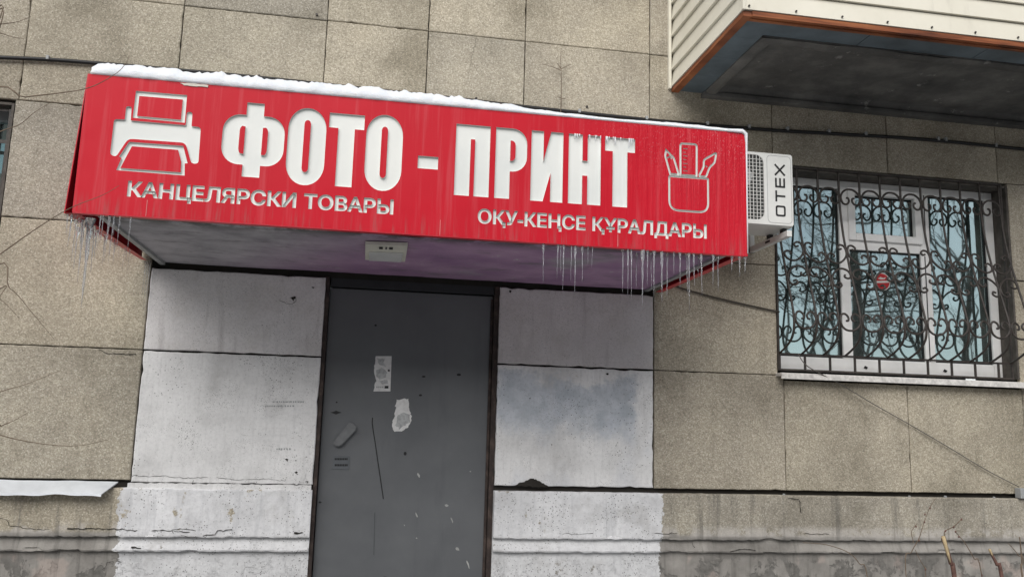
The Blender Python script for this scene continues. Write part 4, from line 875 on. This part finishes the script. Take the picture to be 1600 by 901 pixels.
# ------------------------------------------------------------------ air conditioner
AX0, AX1, AY0, AY1, AZ0, AZ1 = 1.835, 2.454, -.50, -.23, 2.797, 3.247
ac = empty('air_conditioner', (2.15, -.36, AZ0)); tag(ac, 'white outdoor air conditioner unit bracketed to wall between sign and window', 'air conditioner')
GXR = 2.283
def acbody():
    MB().box(AX0, AX1, AY0+.012, AY1, AZ0, AZ1, .008).build('body', ACW, ac)
    # front shell with the rounded fan opening
    o = rrect(AX0+.004, AX1-.003, AZ0+.006, AZ1-.006, .014, 4); h = rrect(AX0+.03, GXR-.015, AZ0+.032, AZ1-.022, .05, 6)
    v, t = fill([o, h], lambda x, y: odd([o, h], x, y)); V = [(p.x, AY0, p.y) for p in v]; F = list(t)
    for q in (o, h):
        n = len(V); m = len(q); V += [(x, AY0, z) for x, z in q]+[(x, AY0+(.013 if q is o else .035), z) for x, z in q]; F += [(n+i, n+(i+1) % m, n+m+(i+1) % m, n+m+i) for i in range(m)]
    mk('front_shell', V, F, ACW, ac)
    MB().box(AX0+.031, GXR-.016, AY0+.009, AY0+.0115, AZ0+.034, AZ1-.024).build('fan_shroud', plain('fan_dark', (.05, .052, .05), .7, .3), ac)
    k = 0; x = AX0+.035
    while x < GXR-.02: MB().box(x-.0016, x+.0016, AY0+.0005, AY0+.004, AZ0+.033, AZ1-.023).build('grille_wire', ACW, ac); x += .022
    z = AZ0+.05
    while z < AZ1-.03: MB().box(AX0+.031, GXR-.016, AY0+.0045, AY0+.007, z-.0014, z+.0014).build('grille_wire', ACW, ac); z += .022
    # fan blades behind the wires
    c = Vector((2.05, AY0+.0085, (AZ0+AZ1)/2))
    for b in range(3):
        a = b*2*math.pi/3+.5; pts = [(c.x+r*math.cos(a+d), c.z+r*math.sin(a+d)) for r, d in ((.03, -.5), (.13, -.38), (.175, .0), (.17, .45), (.12, .5), (.03, .55))]; MB().prism(pts, c.y-.001, c.y).build('fan_blade', GREYM, ac)
    # raised rounded name panel outline
    o = rrect(GXR+.004, AX1-.012, AZ0+.018, AZ1-.018, .024, 6); i = rrect(GXR+.0065, AX1-.0145, AZ0+.0205, AZ1-.0205, .022, 6)
    v, t = fill([o, i], lambda x, y: odd([o, i], x, y)); mk('panel_line', [(p.x, AY0-.0008, p.y) for p in v], t, GREYM, ac)
    # OTEX, reading upwards
    def bar(z0, z1, x0, x1): return MB().box(x0, x1, AY0-.0022, AY0-.0004, z0, z1)
    xl, xr = GXR+.055, GXR+.118; s = .0105; ink = BLACK
    z = AZ0+.060; hgt = .066
    v, t = fill([rrect(xl, xr, z, z+hgt, .012, 5), rrect(xl+s, xr-s, z+s, z+hgt-s, .006, 4)], lambda x, y: odd([rrect(xl, xr, z, z+hgt, .012, 5), rrect(xl+s, xr-s, z+s, z+hgt-s, .006, 4)], x, y))
    mk('letter', [(p.x, AY0-.0016, p.y) for p in v], t, ink, ac)
    z = .151+AZ0; m = MB(); m.box(xl, xl+s, AY0-.0022, AY0-.0004, z, z+hgt); m.box(xl+s, xr, AY0-.0021, AY0-.0004, z+hgt/2-s/2, z+hgt/2+s/2); m.build('letter', ink, ac)
    z = .236+AZ0; h2 = .058; m = MB(); m.box(xl, xr, AY0-.0022, AY0-.0004, z, z+s)
    for xx in (xl, (xl+xr)/2-s/2, xr-s): m.box(xx, xx+s, AY0-.0021, AY0-.0004, z+s, z+h2)
    m.build('letter', ink, ac)
    z = .312+AZ0; h2 = .066; m = MB()
    for sg_ in (0, 1):
        a, b = ((xl, z), (xr, z+h2)) if sg_ else ((xl, z+h2), (xr, z)); d = Vector((b[0]-a[0], b[1]-a[1])).normalized(); nn = Vector((-d.y, d.x))*s*.5
        m.prism([(a[0]+nn.x, a[1]+nn.y), (b[0]+nn.x, b[1]+nn.y), (b[0]-nn.x, b[1]-nn.y), (a[0]-nn.x, a[1]-nn.y)], AY0-.0021-.0002*sg_, AY0-.0004)
    m.build('letter', ink, ac)
    for x in (2.415, 1.89):
        MB().box(x-.016, x+.016, -.515, -.005, 2.735, 2.772, .003).build('bracket_arm', ACW, ac); MB().box(x-.016, x+.016, -.030, -.001, 2.735, 3.0, .003).build('bracket_leg', ACW, ac)
        MB().box(x-.0175, x-.0162, -.30, -.24, 2.748, 2.760).build('bracket_slot', BLACK, ac)
        for y in (-.44, -.27): MB().box(x-.012, x+.012, y-.02, y+.02, 2.7725, 2.7965).build('foot', BLACK, ac)
acbody()

# ------------------------------------------------------------------ cables
def cable(name, pts, r, m, label, n=6, clips=0):
    q = catmull(pts, 6); root = empty(name, q[0]); tag(root, label, 'cable'); MB().tube(q, r, n).build('sheath', m, root, True)
    return root, q
kp = [(-60, 87), (0, 90), (70, 93), (140, 98), (280, 110), (420, 123), (560, 138), (700, 153), (820, 167), (1010, 187), (1100, 195), (1200, 203), (1320, 210), (1420, 216), (1500, 223), (1600, 233), (1680, 239)]
root, q = cable('wall_cable', [at(x, y, -.02) for x, y in kp], .0115, BLACK, 'thick black cable running along the wall above the red sign')
for x, y in [(75, 93), (905, 176), (1010, 187), (1105, 195), (1170, 200), (1230, 203), (1295, 207), (1352, 211), (1465, 219), (1477, 220), (1555, 229)]:
    p = at(x, y, -.02); MB().box(p.x-.008, p.x+.008, -.036, -.004, p.z-.004, p.z+.020, .002).build('clip', GREYM, root)
cable('thin_wire', [at(x, y, -.012) for x, y in [(1050, 440), (1062, 449), (1100, 460), (1140, 470), (1180, 479), (1218, 487)]], .0055, plain('wire_brown', (.07, .06, .05), .7, .2), 'short dark wire sagging on the wall between sign and window')
cable('loose_wire', [at(x, y, Y) for x, y, Y in [(1247, 552, -.04), (1262, 572, -.09), (1310, 598, -.06), (1360, 628, -.03), (1420, 662, -.02), (1480, 697, -.02), (1540, 733, -.02), (1592, 760, -.03)]], .0032, plain('wire_grey', (.12, .11, .10), .7, .2), 'thin grey wire slanting down from the window grille to the right')
jb = MB(); p = at(1591, 762, -.04); jb.box(p.x, p.x+.10, -.06, -.006, p.z-.065, p.z+.0, .004); o = jb.build('junction_box', GREYM); tag(o, 'small grey metal box at the right edge above the plinth', 'box')
for i, (x, y) in enumerate([(464, 168), (405, 119), (744, 154), (495, 23), (917, 167)]):
    p = at(x, y, -.006); o = MB().tube([(p.x, .0, p.z), (p.x, -.012, p.z)], .008, 8).build('wall_bolt', IRON, bld)

# ------------------------------------------------------------------ zinc flashing at lower left
fl = MB(); rr = random.Random(8); va = []; n = 30; X0, X1 = -2.5, -1.30
top = []; 
for i in range(n+1):
    t = i/n; x = X0+(X1-X0)*t; xe = X0+(X1-.052-X0)*t; wv = .004*math.sin(t*17)+.003*math.sin(t*41)
    va += [(x, -.004, 1.232+wv*.3), (xe, -.11, 1.176+wv), (xe, -.112, 1.164+wv), (xe, -.108, 1.172+wv), (x, -.004, 1.227+wv*.3)]
fl.add(va, [(i*5+j, i*5+j+1, i*5+5+j+1, i*5+5+j) for i in range(n) for j in range(4)]); o = fl.build('sheet_flashing', ZINC, None); tag(o, 'pale bent sheet metal flashing above the plinth at lower left', 'flashing')

# ------------------------------------------------------------------ bare shrubs
sh = empty('bare_shrub', (-2.9, -1.75, 0)); tag(sh, 'leafless shrub at left, its thin twigs crossing the wall and sign', 'shrub')
for k, (pts, Y) in enumerate([([(-60, 640), (0, 612), (40, 600), (95, 578)], -1.5), ([(-50, 690), (0, 666), (25, 655), (45, 643)], -1.5), ([(-40, 430), (15, 450), (50, 488), (85, 530)], -1.4), ([(-30, 470), (0, 468), (30, 497)], -1.4),
        ([(-60, 440), (0, 397), (60, 355), (110, 325), (160, 305), (186, 290)], -1.40), ([(-70, 240), (0, 206), (30, 195), (55, 175), (80, 160)], -1.5), ([(-60, 170), (40, 152), (90, 146), (140, 137), (180, 116), (196, 100), (202, 88)], -1.42), ([(-40, 42), (0, 38), (28, 34), (48, 26)], -1.5), ([(-40, 45), (0, 52), (20, 58), (38, 61)], -1.5), ([(-50, 660), (0, 679), (60, 692), (120, 696), (170, 686)], -1.5)]):
    P = [at(x, y, Y) for x, y in pts]; e = P[0]; base = Vector((-2.9+random.uniform(-.08, .08), -1.75+random.uniform(-.08, .08), 0))
    P = [base, base.lerp(e, .5)+Vector((-.15, 0, .15))]+P; q = catmull(P, 6); MB().tube(q, [.0042*(1-i/len(q))**1.5+.0009 for i in range(len(q))], 5).build('stem', TWIG, sh, True)
cs = empty('cut_shrub', (2.9, -.75, 0)); tag(cs, 'cut back shrub with yellow sawn stem tips at lower right', 'shrub')
def stem(pts, Y, r0, r1, m, name='stem', buds=(), base=None, cut=None):
    P = [at(x, y, Y) for x, y in pts]; b = base or Vector((P[0].x+.05, Y-.02, 0)); q = catmull([b]+P, 5); n = len(q)
    MB().tube(q, [r0+(r1-r0)*i/(n-1) for i in range(n)], 7).build(name, m, cs, True)
    for x, y in buds:
        c = at(x, y, Y-.003); MB().tube([c+Vector((0, 0, -.006)), c+Vector((.001, 0, 0)), c+Vector((.003, 0, .007))], [.002, .0058, .0015], 6).build('bud', REDTWIG, cs, True)
    if cut:
        a, b2 = [at(x, y, Y-.012) for x, y in cut]; d = b2-a
        MB().tube([a, a.lerp(b2, .3), a.lerp(b2, .7), b2], [r1*1.02, r1*1.05, r1*.8, r1*.35], 8).build('cut_face', CUT, cs, True)
stem([(1492, 905), (1486, 880), (1479, 856), (1473, 840)], -.7, .014, .0095, REDTWIG, cut=((1473.5, 837), (1485, 878)))
stem([(1566, 905), (1558, 882), (1551, 868), (1546, 858)], -.7, .012, .006, REDTWIG, cut=((1546, 857), (1551, 868)))
stem([(1478, 842), (1476, 830), (1490, 822), (1503, 810)], -.68, .003, .0022, TWIG, buds=[(1477, 829), (1490, 823), (1502, 811)], base=at(1480, 850, -.69))
stem([(1534, 898), (1522, 872), (1508, 848), (1498, 836), (1493, 830)], -.6, .003, .002, TWIG, buds=[(1534, 898), (1498, 838), (1493, 830)])
stem([(1415, 890), (1424, 862), (1436, 840), (1444, 815), (1453, 792), (1462, 778)], -.35, .003, .0016, TWIG, buds=[(1436, 844), (1444, 815), (1445, 803), (1453, 793)])
stem([(1427, 845), (1424, 832), (1427, 825), (1433, 817)], -.35, .0022, .0015, TWIG, buds=[(1431, 822)], base=at(1427, 848, -.35))
stem([(1447, 905), (1446, 889), (1437, 873), (1430, 858)], -.4, .0025, .0018, TWIG, buds=[(1446, 889)])
stem([(1356, 905), (1343, 880), (1325, 862), (1290, 850), (1255, 847)], -.3, .0035, .0018, TWIG)
stem([(1598, 905), (1597, 880), (1595, 855), (1593, 838)], -.6, .005, .003, TWIG)
stem([(1602, 890), (1592, 868), (1582, 855), (1575, 848)], -.55, .003, .0018, TWIG)
wk = empty('dry_weed', (at(876, 175, -.1).x, -.1, 3.5)); tag(wk, 'dry forked weed stalk standing against the wall above the sign', 'weed')
yb = -.035
for P in ([(876, 178), (877, 150), (877, 120), (876, 95), (877, 76)], [(876, 110), (864, 105), (847, 100)], [(876, 107), (870, 98)], [(877, 108), (885, 104), (892, 101)], [(876, 153), (870, 152)], [(877, 155), (884, 154)]):
    q = catmull([at(x, y, yb) for x, y in P], 5); MB().tube(q, [.0030-(.0020*i/len(q)) for i in range(len(q))], 5).build('stalk', TWIG, wk, True)

# ------------------------------------------------------------------ trees across the yard, mirrored in the window glass
def tree(loc, hgt, seed, label, lean=(0, 0), spread=.75, r0=.10):
    rr = random.Random(seed); root = empty('bare_tree', loc); tag(root, label, 'tree', 'trees of the yard'); tr = MB(); cr = MB(); L = Vector(loc)
    def grow(p, d, ln, r, lvl):
        n = 4; pts = [p]; q = p.copy(); dd = d.copy()
        for i in range(n):
            dd = (dd+Vector((rr.uniform(-.16, .16), rr.uniform(-.16, .16), rr.uniform(-.05, .12)))).normalized(); q = q+dd*ln/n; pts.append(q.copy())
        (tr if lvl < 2 else cr).tube(pts, [r*(1-.42*i/n) for i in range(n+1)], 6 if lvl < 2 else 4 if lvl < 4 else 3, False)
        if lvl >= 6 or r < .0016: return
        kids = 3 if lvl < 1 else rr.choice((2, 2, 3))
        for k in range(kids):
            t = rr.uniform(.45, 1) if k else 1; b = pts[min(n, max(1, int(t*n)))]
            ax = dd.orthogonal().normalized(); ax.rotate(Matrix.Rotation(rr.uniform(0, 6.28), 3, dd)); nd = (dd*1.0+ax*rr.uniform(.35, spread)).normalized(); nd.z += .06; nd.normalize()
            grow(b, nd, ln*rr.uniform(.62, .82), r*rr.uniform(.46, .6), lvl+1)
    grow(L, Vector((lean[0], lean[1], 1)).normalized(), hgt*.30, r0, 0)
    tr.build('trunk', BARK, root, True); cr.build('crown', BARK, root)
tree((9.3, -12.0, 0), 9.5, 11, 'tall bare tree mirrored in the left pane of the window', (.1, 0))
tree((11.6, -13.5, 0), 10.5, 5, 'bare spreading tree mirrored in the middle pane of the window', (-.12, 0), .9)
tree((14.6, -12.5, 0), 9.0, 23, 'leaning bare tree mirrored as a slanting trunk in the right pane', (-.5, .1), .7, .2)
def fir(loc, hgt, seed):
    rr = random.Random(seed); root = empty('pine_tree', loc); tag(root, 'dark green pine mirrored at the top of the window panes', 'tree'); L = Vector(loc)
    MB().tube([L, L+Vector((.1, 0, hgt*.5)), L+Vector((0, 0, hgt))], [.16, .11, .03], 8).build('trunk', BARK, root, True); mb = MB(); br = MB()
    for i in range(46):
        z = hgt*rr.uniform(.5, 1); a = rr.uniform(0, 6.28); ln = (1.05-z/hgt)*hgt*.33+.35; d = Vector((math.cos(a), math.sin(a), rr.uniform(-.15, .25))); p0 = L+Vector((0, 0, z)); br.tube([p0, p0+d*ln], [.03, .008], 4, False)
        for k in range(46):
            c = p0+d*ln*rr.uniform(.35, 1.05)+Vector((rr.gauss(0, .13), rr.gauss(0, .13), rr.gauss(0, .09)))
            for s in range(3):
                e = Vector((rr.uniform(-1, 1), rr.uniform(-1, 1), rr.uniform(-.3, 1))).normalized()*.11; o_ = e.orthogonal().normalized()*.006; mb.add([c-o_, c+o_, c+e], [(0, 1, 2)])
    br.build('branches', BARK, root); mb.build('crown', FIR, root)
fir((9.9, -10.5, 0), 7.6, 4)

# ------------------------------------------------------------------ unseen blocks behind the camera, added to cut low sky light under the balcony
def block(x0, x1, y, h, label):
    root = empty('added_light_blocker', ((x0+x1)/2, y-6, 0)); tag(root, label, 'building', 'added light blockers across the yard')
    wall = plain('light_blocker_render', (.34, .31, .27), .9, .2, 0, .2, .4); MB().box(x0, x1, y-12, y, .003, h).build('wall', wall, root); MB().box(x0-.3, x1+.3, y-12.3, y+.3, h+.002, h+.4).build('roof', GREYM, root)
    me = None; x = x0+1.6
    while x < x1-2:
        for st in range(int(h/2.9)):
            z = 1.1+st*2.85
            o = MB().box(x, x+1.5, y+.002, y+.05, z, z+1.45).build('window', GLASS, root)
        x += 3.2
block(-58, 13, -36, 15.5, 'long unseen block added behind the camera to cut low sky light, to the left')
block(44, 84, -36, 15.5, 'unseen block added behind the camera to cut low sky light, to the right')
